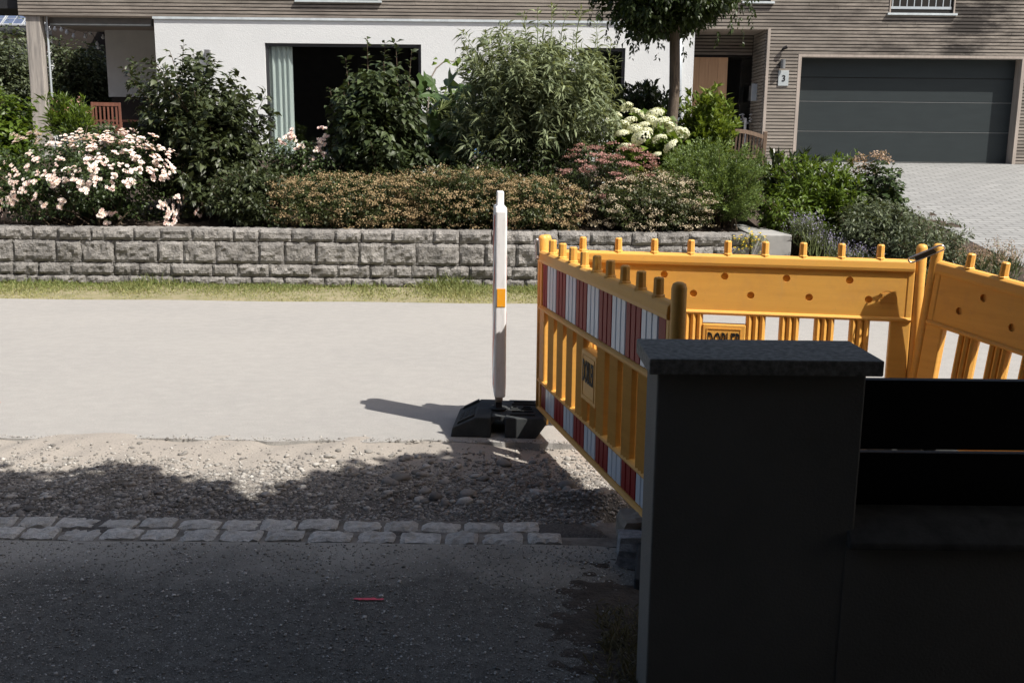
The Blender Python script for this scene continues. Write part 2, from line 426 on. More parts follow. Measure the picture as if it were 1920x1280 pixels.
def path_z(x, y):
    return .004*fnoise(x, y, 9, ((.4, 1), (1.3, .5)))
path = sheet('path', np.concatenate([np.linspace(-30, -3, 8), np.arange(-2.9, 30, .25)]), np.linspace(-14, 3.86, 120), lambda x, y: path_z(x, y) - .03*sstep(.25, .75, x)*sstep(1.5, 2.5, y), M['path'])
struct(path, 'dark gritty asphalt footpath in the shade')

# granite gutter: two rows of setts, each a piece
def rough_top(w, d, h, r, amp=.010, n=7, m=5):
    """a stone with an uneven pillowed top; origin at the middle of its top face level"""
    gx = np.linspace(-1, 1, n); gy = np.linspace(-1, 1, m)
    X, Y = np.meshgrid(gx, gy)
    e = np.maximum(np.abs(X)**5, np.abs(Y)**4)
    Z = -e*h*.13 + r.normal(0, amp*.35, X.shape) + amp*.5*fnoise(X*.4, Y*.4, int(r.integers(1e6)))
    PX = X*w/2*(1-.05*np.abs(Y)**3) + r.normal(0, w*.007, X.shape); PY = Y*d/2*(1-.05*np.abs(X)**3) + r.normal(0, d*.008, X.shape)
    V = np.stack([PX, PY, Z], -1).reshape(-1, 3).tolist()
    i = np.arange(n*m).reshape(m, n)
    F = np.stack([i[:-1, :-1], i[:-1, 1:], i[1:, 1:], i[1:, :-1]], -1).reshape(-1, 4).tolist()
    ring = list(i[0, :]) + list(i[1:, -1]) + list(i[-1, ::-1][1:]) + list(i[::-1, 0][1:-1])
    k = len(V); V += [(V[a][0], V[a][1], -h) for a in ring]
    L = len(ring); F += [(k+j, k+(j+1) % L, ring[(j+1) % L], ring[j]) for j in range(L)]
    F.append(tuple(k+j for j in range(L))[::-1])
    return V, [tuple(q) for q in F]
gut = B(); gut.box(-8, .47, 3.865, 4.13, -.10, -.006)
M['jointdust'] = pm('joint_dust', (.26, .235, .20), (.13, .118, .10), 14, .95, 90, .6, .006)
gutter = struct(gut.obj('gutter', M['jointdust']), 'double row of granite setts edging the path')
sr = np.random.default_rng(21)
for row, (y0, dep) in enumerate(((3.875, .115), (4.002, .105))):
    x = -2.75 + row*.09
    while x < .22 - row*.10:
        w = sr.uniform(.135, .185)
        if x > .35 and row == 1: break
        V, F = rough_top(w*.98, dep*sr.uniform(.93, 1.04), .07, sr, .007, 9, 7)
        a = sr.normal(0, .035); ca, sa = math.cos(a), math.sin(a)
        V = [(p[0]*ca-p[1]*sa - .25*p[1]*0, p[0]*sa+p[1]*ca, p[2]) for p in V]
        o = link_mesh('sett', make_mesh('sett', V, F, M['sett'], False), gutter)
        o.location = (x+w/2, y0+dep/2+sr.normal(0, .004), .008+sr.normal(0, .003) - .008*(x > .2))
        x += w + sr.uniform(.008, .022)

# verge and garden ground
vg = sheet('verge', np.concatenate([np.linspace(-60, -8, 6), np.arange(-7.5, 4, .2), np.linspace(4, 60, 8)]), np.linspace(ROAD1-.02, WALLY+.12, 8),
           lambda x, y: -.012 + .018*sstep(10.3, 11.4, y) + .008*fnoise(x, y, 2), M['lawn'])
struct(vg, 'strip of dry verge ground below the garden wall')
gd = sheet('garden_bed', np.concatenate([np.linspace(-80, -10, 8), np.arange(-9.5, 3.01, .35)]), np.concatenate([np.arange(11.55, 22, .3), np.linspace(24, 90, 6)]),
           lambda x, y: terrain(np.minimum(x, 3.0), y) + .02*fnoise(x, y, 4), M['soil'])
struct(gd, 'dark garden soil behind the stone wall')
gd2 = sheet('planting_bed', np.arange(3.0, 6.75, .25), np.arange(10.42, 21.4, .3), lambda x, y: terrain(np.maximum(x, 3.95), y) + .02*fnoise(x, y, 4) - .004*(x > 5.5), M['soil'])
struct(gd2, 'soil bed between garden wall and driveway')
gb = B(); gb.add([(3.0, 10.42, -.1), (3.0, 21.4, -.1), (3.0, 21.4, 1.36), (3.0, 18.8, 1.36), (3.0, 11.6, .60), (3.0, 11.3, .1)], [(0, 1, 2, 3, 4, 5)])
struct(gb.obj('bed_step', M['earth']), 'earth step between the two planting beds')
dv = sheet('driveway', np.linspace(6.2, 80, 30), np.concatenate([np.arange(10.25, 22.2, .4), [22.3]]), lambda x, y: terrain(np.maximum(x, 4), y)+.012, M['pavers'], smooth=False)
struct(dv, 'pale block paved driveway sloping up to the garage')
ep = sheet('entry_path', np.linspace(3.2, 6.3, 6), np.linspace(19.3, 23.2, 6), lambda x, y: terrain(np.maximum(x, 4), y)+.03, M['pavers'], smooth=False)
struct(ep, 'paved strip in front of the entrance')
tr = B(); tr.box(-10.9, 3.15, 18.9, 25.5, .9, 1.365)
struct(tr.obj('terrace', M['concrete']), 'terrace slab in front of the white wall')

# ------------------------------------------------------------------ loose stones
def ico(sub):
    bm = bmesh.new(); bmesh.ops.create_icosphere(bm, subdivisions=sub, radius=1.0)
    V = np.array([v.co[:] for v in bm.verts]); F = np.array([[v.index for v in f.verts] for f in bm.faces]); bm.free(); return V, F
def scatter_stones(name, P, S, sub, mat, parent, r, flat=.62, jag=.12, tints=None):
    V0, F0 = ico(sub); k = len(V0); n = len(P)
    J = 1 + r.normal(0, jag, (n, k))
    sc = np.stack([S*r.uniform(.85, 1.35, n), S*r.uniform(.75, 1.1, n), S*flat*r.uniform(.7, 1.25, n)], -1)
    V = V0[None]*J[..., None]*sc[:, None, :]
    a = r.uniform(0, 6.28, n); ca, sa = np.cos(a)[:, None], np.sin(a)[:, None]
    tilt = r.normal(0, .25, n)[:, None]
    Vx, Vy, Vz = V[..., 0]*ca-V[..., 1]*sa, V[..., 0]*sa+V[..., 1]*ca, V[..., 2]+tilt*V[..., 0]*.6
    V = np.stack([Vx, Vy, Vz], -1) + P[:, None, :]
    F = F0[None] + (np.arange(n)*k)[:, None, None]
    t = np.repeat(r.uniform(0, 1, n) if tints is None else tints, k)
    me = np_mesh(name, V.reshape(-1, 3), F.reshape(-1, 3), mat, tint=t, smooth=sub > 1)
    return link_mesh(name, me, parent)
def stonemat(name, c1, c2, c3):
    m, nt, p = nodes(name); p.inputs['Roughness'].default_value = .9; p.inputs['Specular IOR Level'].default_value = .2
    a = N(nt, 'ShaderNodeAttribute', attribute_name='tint')
    col = mixc(nt, ramp(nt, a.outputs['Fac'], 0, .6), c1, c2); col = mixc(nt, ramp(nt, a.outputs['Fac'], .6, 1), col, c3)
    v = coords(nt); col = mixc(nt, ramp(nt, noise(nt, v, 60, 4), .4, .7, 0, .4), col, c1)
    nt.links.new(col, p.inputs['Base Color']); bump(nt, p, noise(nt, v, 180, 3), .3, .003); return m
M['gravel'] = stonemat('gravel_stone', (.13, .122, .112), (.27, .253, .23), (.46, .44, .405))
M['chips'] = stonemat('pale_chips', (.20, .19, .168), (.36, .34, .305), (.78, .75, .70))
r = np.random.default_rng(5)
def gpts(n, y0, y1, x0=-3.0, x1=1.9):
    x = r.uniform(x0, x1, n); y = r.uniform(y0, y1, n); return x, y
x, y = gpts(2600, 4.16, 5.15); S = np.clip(r.lognormal(math.log(.0145), .5, 2600), .007, .042)
keep = r.uniform(0, 1, 2600) < np.clip(-.05+.38*np.exp(-((y-4.52)/.22)**2)+.5*sstep(-.9, .0, x)*np.exp(-((y-4.6)/.4)**2)+.25*fnoise(x, y, 8, ((.5, 1),)), .03, 1)
x, y, S = x[keep], y[keep], S[keep]; S = np.where(x < -.7, np.minimum(S, .008+.38*S), S)
o = scatter_stones('gravel', np.stack([x, y, gravel_z(x, y)+S*.18], -1), S, 2, M['gravel'], None, r, jag=.085)
tag(o, 'loose rounded pebbles spread along the open trench', 'gravel', kind='stuff')
n = 34000; x, y = gpts(n, 4.10, 5.29); y = 4.10+(y-4.10)*r.uniform(.55, 1, n)**.5; S = np.clip(r.lognormal(math.log(.0050), .5, n), .0018, .015)
kk = r.uniform(0, 1, n) > .75*sstep(4.75, 5.1, y)*(1-.5*sstep(-.6, .2, x)); x, y, S = x[kk], y[kk], S[kk]
o2 = scatter_stones('fine_gravel', np.stack([x, y, gravel_z(x, y)+S*.15], -1), S, 1, M['gravel'], None, r)
tag(o2, 'fine gravel and grit between pebbles of the trench', 'gravel', kind='stuff')
n = 26000; y = 2.3 + 1.55*r.uniform(0, 1, n)**.9; x = r.uniform(-2.6, .8, n); S = np.clip(r.lognormal(math.log(.0023), .45, n), .0012, .008)
o3 = scatter_stones('path_grit', np.stack([x, y, path_z(x, y)+S*.3-.03*sstep(.25, .75, x)], -1), S, 1, M['chips'], None, r)
tag(o3, 'pale grit chips scattered on the dark path', 'grit', kind='stuff')
# crumbs along the broken edge of the road
n = 1500; x = r.uniform(-3.2, 1.5, n); y = 5.30 + r.normal(0, .035, n); S = np.clip(r.lognormal(math.log(.004), .4, n), .002, .010)
o4 = scatter_stones('edge_crumbs', np.stack([x, y, np.where(y > 5.30, .001, -.03)], -1), S, 1, M['gravel'], None, r)
tag(o4, 'crumbs of asphalt along the broken road edge', 'grit', kind='stuff')

# two split granite blocks lying at the foot of the pillar
def rock(name, w, d, h, mat, loc, rotz, tilt, label, seed):
    rr = np.random.default_rng(seed)
    bm = bmesh.new(); bmesh.ops.create_cube(bm, size=1.0); bmesh.ops.subdivide_edges(bm, edges=bm.edges[:], cuts=4, use_grid_fill=True)
    for v in bm.verts:
        c = np.array(v.co); q = np.sign(c)*(np.abs(c)*2)**1.0/2
        e = (np.abs(c) > .49).sum()
        q = q*(1 - .05*(e-1)) + rr.normal(0, .018, 3)
        v.co = (q[0]*w, q[1]*d, q[2]*h)
    me = bpy.data.meshes.new(name); bm.to_mesh(me); bm.free(); me.materials.append(mat)
    o = link_mesh(name, me); o.location = loc; o.rotation_euler = (tilt, 0, rotz); tag(o, label, 'stone block', 'split stones beside the pillar'); return o
s1 = gp(1215, 1062, 0.0)
rock('granite_block', .26, .15, .14, M['granite'], (s1[0]+.02, s1[1]+.075, .035), -.12, -.12, 'grey speckled granite kerb block lying at the foot of the dark pillar', 3)
rock('granite_block', .24, .15, .13, M['dustystone'], (s1[0]+.03, s1[1]+.25, .06), .1, .05, 'dusty brown stone block lying behind the speckled granite block', 4)

# spray paint marks
def mark(name, x0, x1, y0, y1, z, mat, label, seed, skew=0):
    rr = np.random.default_rng(seed); n = 14
    xs = np.linspace(x0, x1, n); k = np.sin(np.linspace(.25, 2.9, n))**.4
    lo = y0 + (1-k)*(y1-y0)*.5 + rr.normal(0, (y1-y0)*.12, n) + skew*(xs-x0); hi = y1 - (1-k)*(y1-y0)*.5 + rr.normal(0, (y1-y0)*.12, n) + skew*(xs-x0)
    V = [(x, a, z) for x, a in zip(xs, lo)] + [(x, a, z) for x, a in zip(xs, hi)]
    o = link_mesh(name, make_mesh(name, V, [(i, i+1, n+i+1, n+i) for i in range(n-1)], mat)); tag(o, label, 'paint mark', 'pink spray paint marks'); return o
p0, p1 = gp(663, 1126), gp(720, 1125)
mark('paint_mark', p0[0], p1[0], p0[1]-.008, p0[1]+.010, .0085, M['pink'], 'short pink spray paint dash on the dark path', 1)
p0, p1 = gp(-25, 760), gp(22, 745)
mark('paint_mark', p0[0], p1[0], p0[1]-.03, p0[1]+.03, .004, M['pinkfaint'], 'faint pink spray mark on the sunny road at the far left', 2, .9)

# ------------------------------------------------------------------ garden retaining wall, every block a part
def rough_block(w, h, d, r, amp):
    nx, nz = max(6, int(w/.028)), max(5, int(h/.028))
    X, Z = np.meshgrid(np.linspace(0, 1, nx), np.linspace(0, 1, nz))
    ex = np.minimum(X, 1-X)*w; ez = np.minimum(Z, 1-Z)*h; e = np.minimum(ex, ez)
    sd = int(r.integers(1e6))
    Yd = .026*np.exp(-(e/.016)**1.3) - amp*.55 - amp*.7*fnoise(X*w*2.2, Z*h*2.2, sd, ((1, 1), (2.6, .8), (6, .5))) * np.clip(e/.02, 0, 1) + r.normal(0, amp*.28, X.shape)*np.clip(e/.012, 0, 1)
    PX = X*w + r.normal(0, .003, X.shape); PZ = Z*h + r.normal(0, .003, X.shape)
    V = np.stack([PX, Yd, PZ], -1).reshape(-1, 3).tolist()
    i = np.arange(nx*nz).reshape(nz, nx)
    F = [tuple(q) for q in np.stack([i[:-1, :-1], i[:-1, 1:], i[1:, 1:], i[1:, :-1]], -1).reshape(-1, 4).tolist()]
    ring = list(i[0, :]) + list(i[1:, -1]) + list(i[-1, ::-1][1:]) + list(i[::-1, 0][1:-1])
    k = len(V); V += [(V[a][0], d, V[a][2]) for a in ring]; L = len(ring)
    F += [(k+j, k+(j+1) % L, ring[(j+1) % L], ring[j]) for j in range(L)]; F.append(tuple(k+j for j in range(L))[::-1])
    return V, F
wall = thing('retaining_wall', 'low garden retaining wall of split grey concrete stone blocks', 'stone wall', (-2, WALLY, 0))
wr = np.random.default_rng(12)
z = 0.0
CH = [.110, .146, .256, .146]; XR = 2.72
for ci, h in enumerate(CH):
    x = -7.9 + (0, .17, -.1, .1)[ci]; kblk = ci
    while x < XR:
        w = (.295, .365, .485)[kblk % 3]*wr.uniform(.97, 1.03); kblk += 1
        if x+w > XR-.08: w = XR-x
        V, F = rough_block(w-.006, h-.009, .24 if ci < 3 else .30, wr, wr.uniform(.010, .016))
        o = link_mesh('stone_block', make_mesh('stone_block', V, F, M['block']), wall)
        o.location = (x+2, wr.normal(0, .006)+.004*ci, z+.004)
        x += w
    z += h
WTOP = z
bk = B(); bk.box(-7.6, XR, WALLY+.05, WALLY+.20, -.1, WTOP-.03); bk.obj('backing', M['earth'], wall)
# concrete kerb that closes the wall on the right
a0 = at(1300, 434, WALLY); kz = WTOP-.002
kb = B(); kb.prism([(XR+.004, WALLY-.01), (XR+.46, WALLY-.01), (XR+.35, WALLY+1.55), (XR+.08, WALLY+1.55)], -.08, kz, 'z')
kerb = kb.obj('concrete_kerb', M['concrete'], None, loc=(XR+.2, WALLY+.5, 0), bevel=.015)
tag(kerb, 'smooth concrete kerb block closing the right end of the stone wall', 'kerb')

# ------------------------------------------------------------------ gate pillar, low wall and fence boards in the shade
PY = 2.60
pl, pr = at(1232, 720, PY), at(1624, 720, PY)
PX0, PX1 = pl[0], pr[0]
zb, zt = at(1430, 705, PY-.03)[2], at(1430, 674, PY-.03)[2]
pil = thing('gate_pillar', 'dark plastered gate pillar with a flat concrete cap', 'pillar', ((PX0+PX1)/2, PY+.14, 0))
b = B(); b.box(PX0, PX1, PY, PY+.20, -.12, zb+.002); b.obj('body', M['pillar'], pil, bevel=.006)
b = B(); cx0, cx1 = at(1217, 690, PY-.03)[0], at(1657, 690, PY-.03)[0]
b.box(cx0, cx1, PY-.035, PY+.25, zb+.002, zt); b.obj('cap', M['coping'], pil, bevel=.004)
lw = thing('low_wall', 'low dark plastered wall with concrete coping under the black boards', 'wall', (PX1+1.5, PY+.14, 0))
ct, cb = at(1700, 974, PY+.02)[2], at(1700, 1030, PY-.02)[2]
b = B(); b.box(PX1-.02, PX1+3.5, PY-.002, PY+.26, -.12, cb); b.obj('body', M['pillar'], lw)
b = B(); yy = PY-.03
b.prism([(yy, cb), (PY+.32, cb), (PY+.32, ct-.012), (PY+.17, ct+.004), (PY+.03, ct+.002), (yy, ct-.05)], PX1-.02, PX1+3.5, 'x')
b.obj('coping', M['shadedcoping'], lw, bevel=.006)
fe = thing('board_fence', 'two wide black fence boards fixed beside the dark pillar', 'fence', (PX1+1.5, PY+.14, ct))
yb = PY+.13
for (ya, yc) in ((712, 842), (849, 966)):
    z1, z0 = at(1640, ya, yb)[2], at(1640, yc, yb)[2]
    b = B(); b.box(PX1+.004, PX1+3.4, yb, yb+.032, z0, z1); b.obj('fence_board', M['fenceboard'], fe, bevel=.004)
b = B(); b.box(PX1+1.2, PX1+1.26, yb+.033, yb+.073, ct, at(1640, 712, yb)[2]-.01); b.obj('fence_post', M['fenceboard'], fe)

# ------------------------------------------------------------------ rubber foot plates, beacon
def foot_mesh_parts(root):
    """origin: middle of underside. x is the long axis"""
    L, D, H = .54, .42, .115
    b = B()
    # left block, bridge and right block: the middle is tunnelled from front to back
    b.prism([(-L/2, 0), (-.045, 0), (-.045, H), (-.13, H), (-L/2+.01, .052)], -D/2, D/2, 'y')
    b.obj('body', M['rubber'], root, world=False, bevel=.006)
    b = B(); b.prism([(.035, 0), (L/2-.06, 0), (L/2, .085), (L/2-.02, H), (.035, H)], -D/2, D/2, 'y')
    b.obj('body', M['rubber'], root, world=False, bevel=.006)
    b = B(); b.prism([(-.0449, .06), (-.03, .082), (-.005, .092), (.02, .082), (.0349, .06), (.0349, H-.006), (-.0449, H-.006)], -D/2+.05, D/2, 'y')
    b.obj('bridge', M['rubber'], root, world=False)
    # handle bars and raised lettering bars on the sloping end
    sl = (H-.052)/(L/2-.01-.13)
    for yy in (-D/2+.035, D/2-.065):
        b = B(); b.prism([(-L/2+.03, .052+.02*sl+.001), (-.14, H-.003), (-.14, H+.012), (-L/2+.04, .052+.03*sl+.014)], yy, yy+.03, 'y'); b.obj('side_bar', M['rubber'], root, world=False, bevel=.003)
    for k in range(3):
        x0 = -L/2+.035+k*.032
        for q in range(4):
            y0 = -.075+q*.038
            zz = .052+(x0+L/2-.01)*sl
            b = B(); b.hexa([(x0, y0, zz-.004), (x0+.020, y0, zz+.020*sl-.004), (x0+.020, y0+.026, zz+.020*sl-.004), (x0, y0+.026, zz-.004),
                             (x0, y0, zz+.004), (x0+.020, y0, zz+.020*sl+.004), (x0+.020, y0+.026, zz+.020*sl+.004), (x0, y0+.026, zz+.004)])
            b.obj('raised_bar', M['rubber'], root, world=False)
    for k, (x0, x1, y0, y1) in enumerate(((.06, .10, -.02, .03), (.12, .18, -.02, .03), (.06, .20, -.15, -.07), (.06, .20, .08, .14))):
        b = B(); b.box(x0, x1, y0, y0+.008, H-.002, H+.010); b.box(x0, x1, y1-.008, y1, H-.002, H+.010)
        b.box(x0, x0+.008, y0+.008, y1-.008, H-.002, H+.010); b.box(x1-.008, x1, y0+.008, y1-.008, H-.002, H+.010)
        b.obj('socket_rim', M['rubber'], root, world=False)
FX, FYY = -.06, 5.60
foot = thing('rubber_foot', 'black recycled rubber foot plate carrying the white beacon on the road edge', 'foot plate', (FX, FYY, .001), math.radians(-3), 'rubber foot plates')
foot_mesh_parts(foot)

# beacon seen edge on
bx, by = at(935, 760, 5.60)[0], 5.60
bc = thing('traffic_beacon', 'tall white plastic traffic beacon standing edge-on in a rubber foot', 'traffic beacon', (bx, by, .116), math.radians(3.5))
def beacon_print():
    m, nt, p = nodes('beacon_stripes'); p.inputs['Roughness'].default_value = .4
    v = coords(nt, False); sp = nt.nodes.new('ShaderNodeSeparateXYZ'); nt.links.new(v, sp.inputs[0])
    a = N(nt, 'ShaderNodeMath', operation='ADD'); nt.links.new(sp.outputs[1], a.inputs[0]); nt.links.new(sp.outputs[2], a.inputs[1])
    q = N(nt, 'ShaderNodeMath', operation='FRACT'); s = N(nt, 'ShaderNodeMath', operation='MULTIPLY'); s.inputs[1].default_value = 3.2
    nt.links.new(a.outputs[0], s.inputs[0]); nt.links.new(s.outputs[0], q.inputs[0])
    nt.links.new(mixc(nt, ramp(nt, q.outputs[0], .49, .51), (.45, .02, .02), (.62, .64, .66)), p.inputs['Base Color']); return m
M['beacon_print'] = beacon_print()
zt_ = at(930, 358, by)[2]-.116; zs = at(930, 385, by)[2]-.116; z0 = at(930, 735, by)[2]-.116
T = .032
b = B()    # shaped board, profile in y-z (wide face across x): near edge at -y
hw = .138
b.prism([(-hw, z0), (hw, z0), (hw+.0, zs-.03), (hw-.02, zs), (-hw+.02, zs), (-hw, zs-.03)], -T, T, 'x')
b.obj('board', M['beacon'], bc, world=False, bevel=.012, seg=3)
b = B(); b.prism([(-.05, zs-.01), (.05, zs-.01), (.042, zt_), (-.042, zt_)], -.019, .019, 'x'); b.obj('top_grip', M['beacon'], bc, world=False, bevel=.006)
for s_ in (-1, 1):
    b = B(); x0 = s_*(T-.001); x1 = s_*(T+.0015)
    b.box(min(x0, x1), max(x0, x1), -hw+.018, hw-.018, z0+.05, zs-.05); b.obj('striped_film', M['beacon_print'], bc, world=False)
b = B(); b.box(-.022, .022, -.045, .045, .045, z0+.004); b.obj('neck', M['rust'], bc, world=False, bevel=.012)
b = B(); b.box(-.018, .018, -.03, .03, -.02, .046); b.obj('foot_peg', M['frame'], bc, world=False)
b = B(); b.lathe([(.05, -.001), (.055, .006), (.04, .012), (.03, .012)], 12); b.obj('collar', M['rubber'], bc, world=False)
zq0, zq1 = at(938, 568, by)[2]-.116, at(938, 535, by)[2]-.116
b = B(); b.box(-T+.012, T-.006, -hw-.0025, -hw-.0005, zq0, zq1); b.obj('sticker', M['orange'], bc, world=False)

# ------------------------------------------------------------------ yellow barriers
PL = 2.0
def bool_holes(o, cyls):
    bm = bmesh.new()
    for (x, z) in cyls:
        mt = Matrix.Translation((x, .019, z)) @ Matrix.Rotation(math.pi/2, 4, 'X')
        bmesh.ops.create_cone(bm, cap_ends=True, segments=16, radius1=.020, radius2=.020, depth=.030, matrix=mt)
    me = bpy.data.meshes.new('cutter'); bm.to_mesh(me); bm.free()
    co = bpy.data.objects.new('cutter', me); C.objects.link(co); co.parent = o.parent
    md = o.modifiers.new('holes', 'BOOLEAN'); md.operation = 'DIFFERENCE'; md.object = co; md.solver = 'EXACT'
    bpy.context.view_layer.update()
    nm = bpy.data.meshes.new_from_object(o.evaluated_get(bpy.context.evaluated_depsgraph_get()))
    o.modifiers.clear(); o.data = nm
    bpy.data.objects.remove(co)
BAR_X = [.28, .465, .65, .83, .94, 1.06, 1.17, 1.35, 1.535, 1.72]
def barrier(root, embossed=False):
    Y = M['yellow']; k = dict(world=False)
    zlow, zhi, zt1, zt2 = .165, .585, .86, .925
    for x in (-.008, PL+.008):
        b = B(); b.tube([(x, 0, -.10), (x, 0, .985), (x, 0, 1.002), (x, 0, 1.008)], [.029, .029, .024, .012], 16); b.obj('end_post', Y, root, smooth=True, **k).data.polygons.foreach_get
    # rails
    b = B(); b.prism([(-.031, zt1), (.031, zt1), (.034, zt1+.018), (.030, zt2-.012), (.016, zt2), (-.016, zt2), (-.030, zt2-.012), (-.034, zt1+.018)], .022, PL-.022, 'x'); b.obj('top_rail', Y, root, bevel=.004, **k)
    for zz, hh in ((zhi, .034), (zlow, .032), (0, .030)):
        b = B(); h2 = hh/2; zc = zz+h2
        b.prism([(.033*math.cos(t), zc+h2*math.sin(t)) for t in np.linspace(0, 2*math.pi, 12, endpoint=False)], .022, PL-.022, 'x'); b.obj('rail', Y, root, **k)
    # end stiles between rails
    for x0, x1 in ((.018, .125), (PL-.125, PL-.018)):
        b = B(); b.box(x0, x1, -.022, .022, zlow+.02, zhi+.01); xe = (x0, x0+.039) if x0 < 1 else (x1-.039, x1); b.box(xe[0], xe[1], -.0225, .0225, .02, zlow+.019); b.box(xe[0], xe[1], -.0225, .0225, zhi+.011, zt1+.01); b.obj('stile', Y, root, bevel=.008, **k)
    # upper board with cup holes on the back
    b = B(); b.box(.057, PL-.057, -.006, .020, zhi+.028, zt1+.006)
    ub = b.obj('board', Y, root, **k)
    bool_holes(ub, [(.35+.33*i, .805) for i in range(5)] + [(.245+.31*i, .705) for i in range(6)])
    b = B(); b.box(.057, PL-.057, -.006, .010, .028, zlow+.004); b.obj('lower_board', Y, root, **k)
    # ribbed red and white film on the front, one strip per colour field
    wseg = (PL-.12)/10
    bounds = [.06] + [.06+wseg*(.5+i) for i in range(10)] + [PL-.06]
    for z0_, z1_ in ((zhi+.036, zt1-.004), (.034, zlow-.002)):
        for i in range(11):
            x0, x1 = bounds[i], bounds[i+1]; nr = max(1, round((x1-x0)/(wseg/3)))
            prof = [(x0, -.0065)]
            for q in range(nr):
                a = x0+(x1-x0)*q/nr; w = (x1-x0)/nr
                prof += [(a+.04*w, -.009), (a+.12*w, -.016), (a+.88*w, -.016), (a+.96*w, -.009)]
            prof += [(x1, -.0065)]
            # closed ribbed strip
            b = B(); b.prism(prof, z0_, z1_, 'z'); b.obj('film_strip', M['red'] if i % 2 == 0 else M['whitefilm'], root, **k)
    # upright bars of three ribs, with the name plate in the middle
    plate_x0, plate_x1 = PL/2-.112, PL/2+.112
    for i, x in enumerate(BAR_X):
        mid = i in (4, 5)
        spans = [(zlow+.02, .300)] if mid else [(zlow+.02, zhi+.012)]
        for z0_, z1_ in spans:
            b = B()
            for q in (-1, 0, 1):
                b.prism([(x+q*(.022 if mid else .036)+(.012 if mid else .0185)*math.cos(t), .030*math.sin(t)) for t in np.linspace(0, 2*math.pi, 8, endpoint=False)], z0_, z1_, 'z')
            b.box(x-(.022 if mid else .036), x+(.022 if mid else .036), -.012, .012, z0_, z1_)
            b.obj('upright_bar', Y, root, **k)
    b = B(); b.box(plate_x0-.006, plate_x1+.006, -.029, .029, .290, .538); pt = b.obj('name_plate', Y, root, bevel=.006, **k)
    for s_ in (-1, 1):
        b = B(); x0, x1, z0_, z1_ = plate_x0+.018, plate_x1-.018, .312, .516
        y0, y1 = (.0285, .032) if s_ > 0 else (-.032, -.0285)
        b.box(x0, x1, y0, y1, z0_, z0_+.005); b.box(x0, x1, y0, y1, z1_-.005, z1_); b.box(x0, x0+.005, y0, y1, z0_+.005, z1_-.005); b.box(x1-.005, x1, y0, y1, z0_+.005, z1_-.005)
        b.obj('plate_border', Y, pt, **k)
        R = Matrix.Rotation(math.pi/2, 4, 'X') if s_ < 0 else Matrix.Rotation(math.pi, 4, 'Z') @ Matrix.Rotation(math.pi/2, 4, 'X')
        text_mesh('lettering', 'DOBLER', .150, M['blackpaint'], pt, Matrix.Translation((PL/2, s_*.0305, .432)) @ R, sx=.33, bold=.002)
    # pegs along the top
    pk = B()
    prof = [(.024, .0), (.024, .012), (.0195, .016), (.0185, .078), (.014, .083)]
    for i in range(9):
        x = .2 + i*.2
        b = B(); b.lathe([(rr*1.05, zz) for rr, zz in prof], 8); b.v = [(x+p[0], p[1]*1.1, zt2-.008+p[2]) for p in b.v]
        b.obj('peg', Y, root, **k)
    if embossed:
        R = Matrix.Rotation(math.pi, 4, 'Z') @ Matrix.Rotation(math.pi/2, 4, 'X')
        text_mesh('embossed_name', 'nens', .042, Y, ub, Matrix.Translation((.150, .0215, .735)) @ R, extrude=.002, bold=.0012)
        for q, (wd, zz) in enumerate(((.10, .712), (.12, .698), (.09, .684))):
            text_mesh('embossed_line', ('mnrnemrne', 'nemrnmnernm', 'rnemn nmen')[q], .0135, Y, ub, Matrix.Translation((.150, .0212, zz)) @ R, extrude=.0015)
        b = B()
        for t in range(24):
            a0_, a1_ = 2*math.pi*t/24, 2*math.pi*(t+1)/24
            b.add([(.150+rr*math.cos(a), yq, .705+rr*math.sin(a)) for rr, a, yq in ((.050, a0_, .0195), (.052, a0_, .0195), (.052, a1_, .0195), (.050, a1_, .0195), (.050, a0_, .0212), (.052, a0_, .0212), (.052, a1_, .0212), (.050, a1_, .0212))],
                  [(4, 5, 6, 7), (0, 1, 5, 4), (2, 3, 7, 6), (1, 2, 6, 5), (3, 0, 4, 7)])
        b.obj('embossed_ring', Y, ub, **k)
BZ = .11
P1 = (.172, 5.62); P2 = (.615, 3.67); P3 = (2.165, 5.30)
def ang(p, q): return math.atan2(q[1]-p[1], q[0]-p[0])
t1 = thing('barrier', 'yellow barrier panel with red and white ribbed film facing left', 'barrier', (*P1, BZ), ang(P1, P2), 'yellow site barriers'); barrier(t1)
t2 = thing('barrier', 'yellow barrier panel seen from its plain holed back, parallel to the road', 'barrier', (P3[0], P3[1], BZ), ang(P3, (.205, 5.66)), 'yellow site barriers'); barrier(t2, True)
d3 = math.radians(64); Q = (2.155, 5.27); P4 = (Q[0]+PL*math.cos(d3), Q[1]-PL*math.sin(d3))
TILT = math.radians(6.3)
t3 = thing('barrier', 'shaded yellow barrier panel sloping down to the right, behind the black boards', 'barrier', (P4[0], P4[1], BZ-PL*math.sin(TILT)+.02), ang(P4, Q), 'yellow site barriers'); barrier(t3)
t3.rotation_mode = 'QUATERNION'
t3.rotation_quaternion = Quaternion((0, 0, 1), ang(P4, Q)) @ Quaternion((0, 1, 0), -TILT)
# feet under the other corners
for (x, y, a, lab) in ((P2[0]+.1, P2[1]+.02, 80, 'black rubber foot plate under the near corner of the barriers'), (2.2, 5.32, 8, 'black rubber foot plate under the right rear corner of the barriers')):
    t = thing('rubber_foot', lab, 'foot plate', (x, y, -.02 if y < 5.2 else .001), math.radians(a), 'rubber foot plates'); foot_mesh_parts(t)
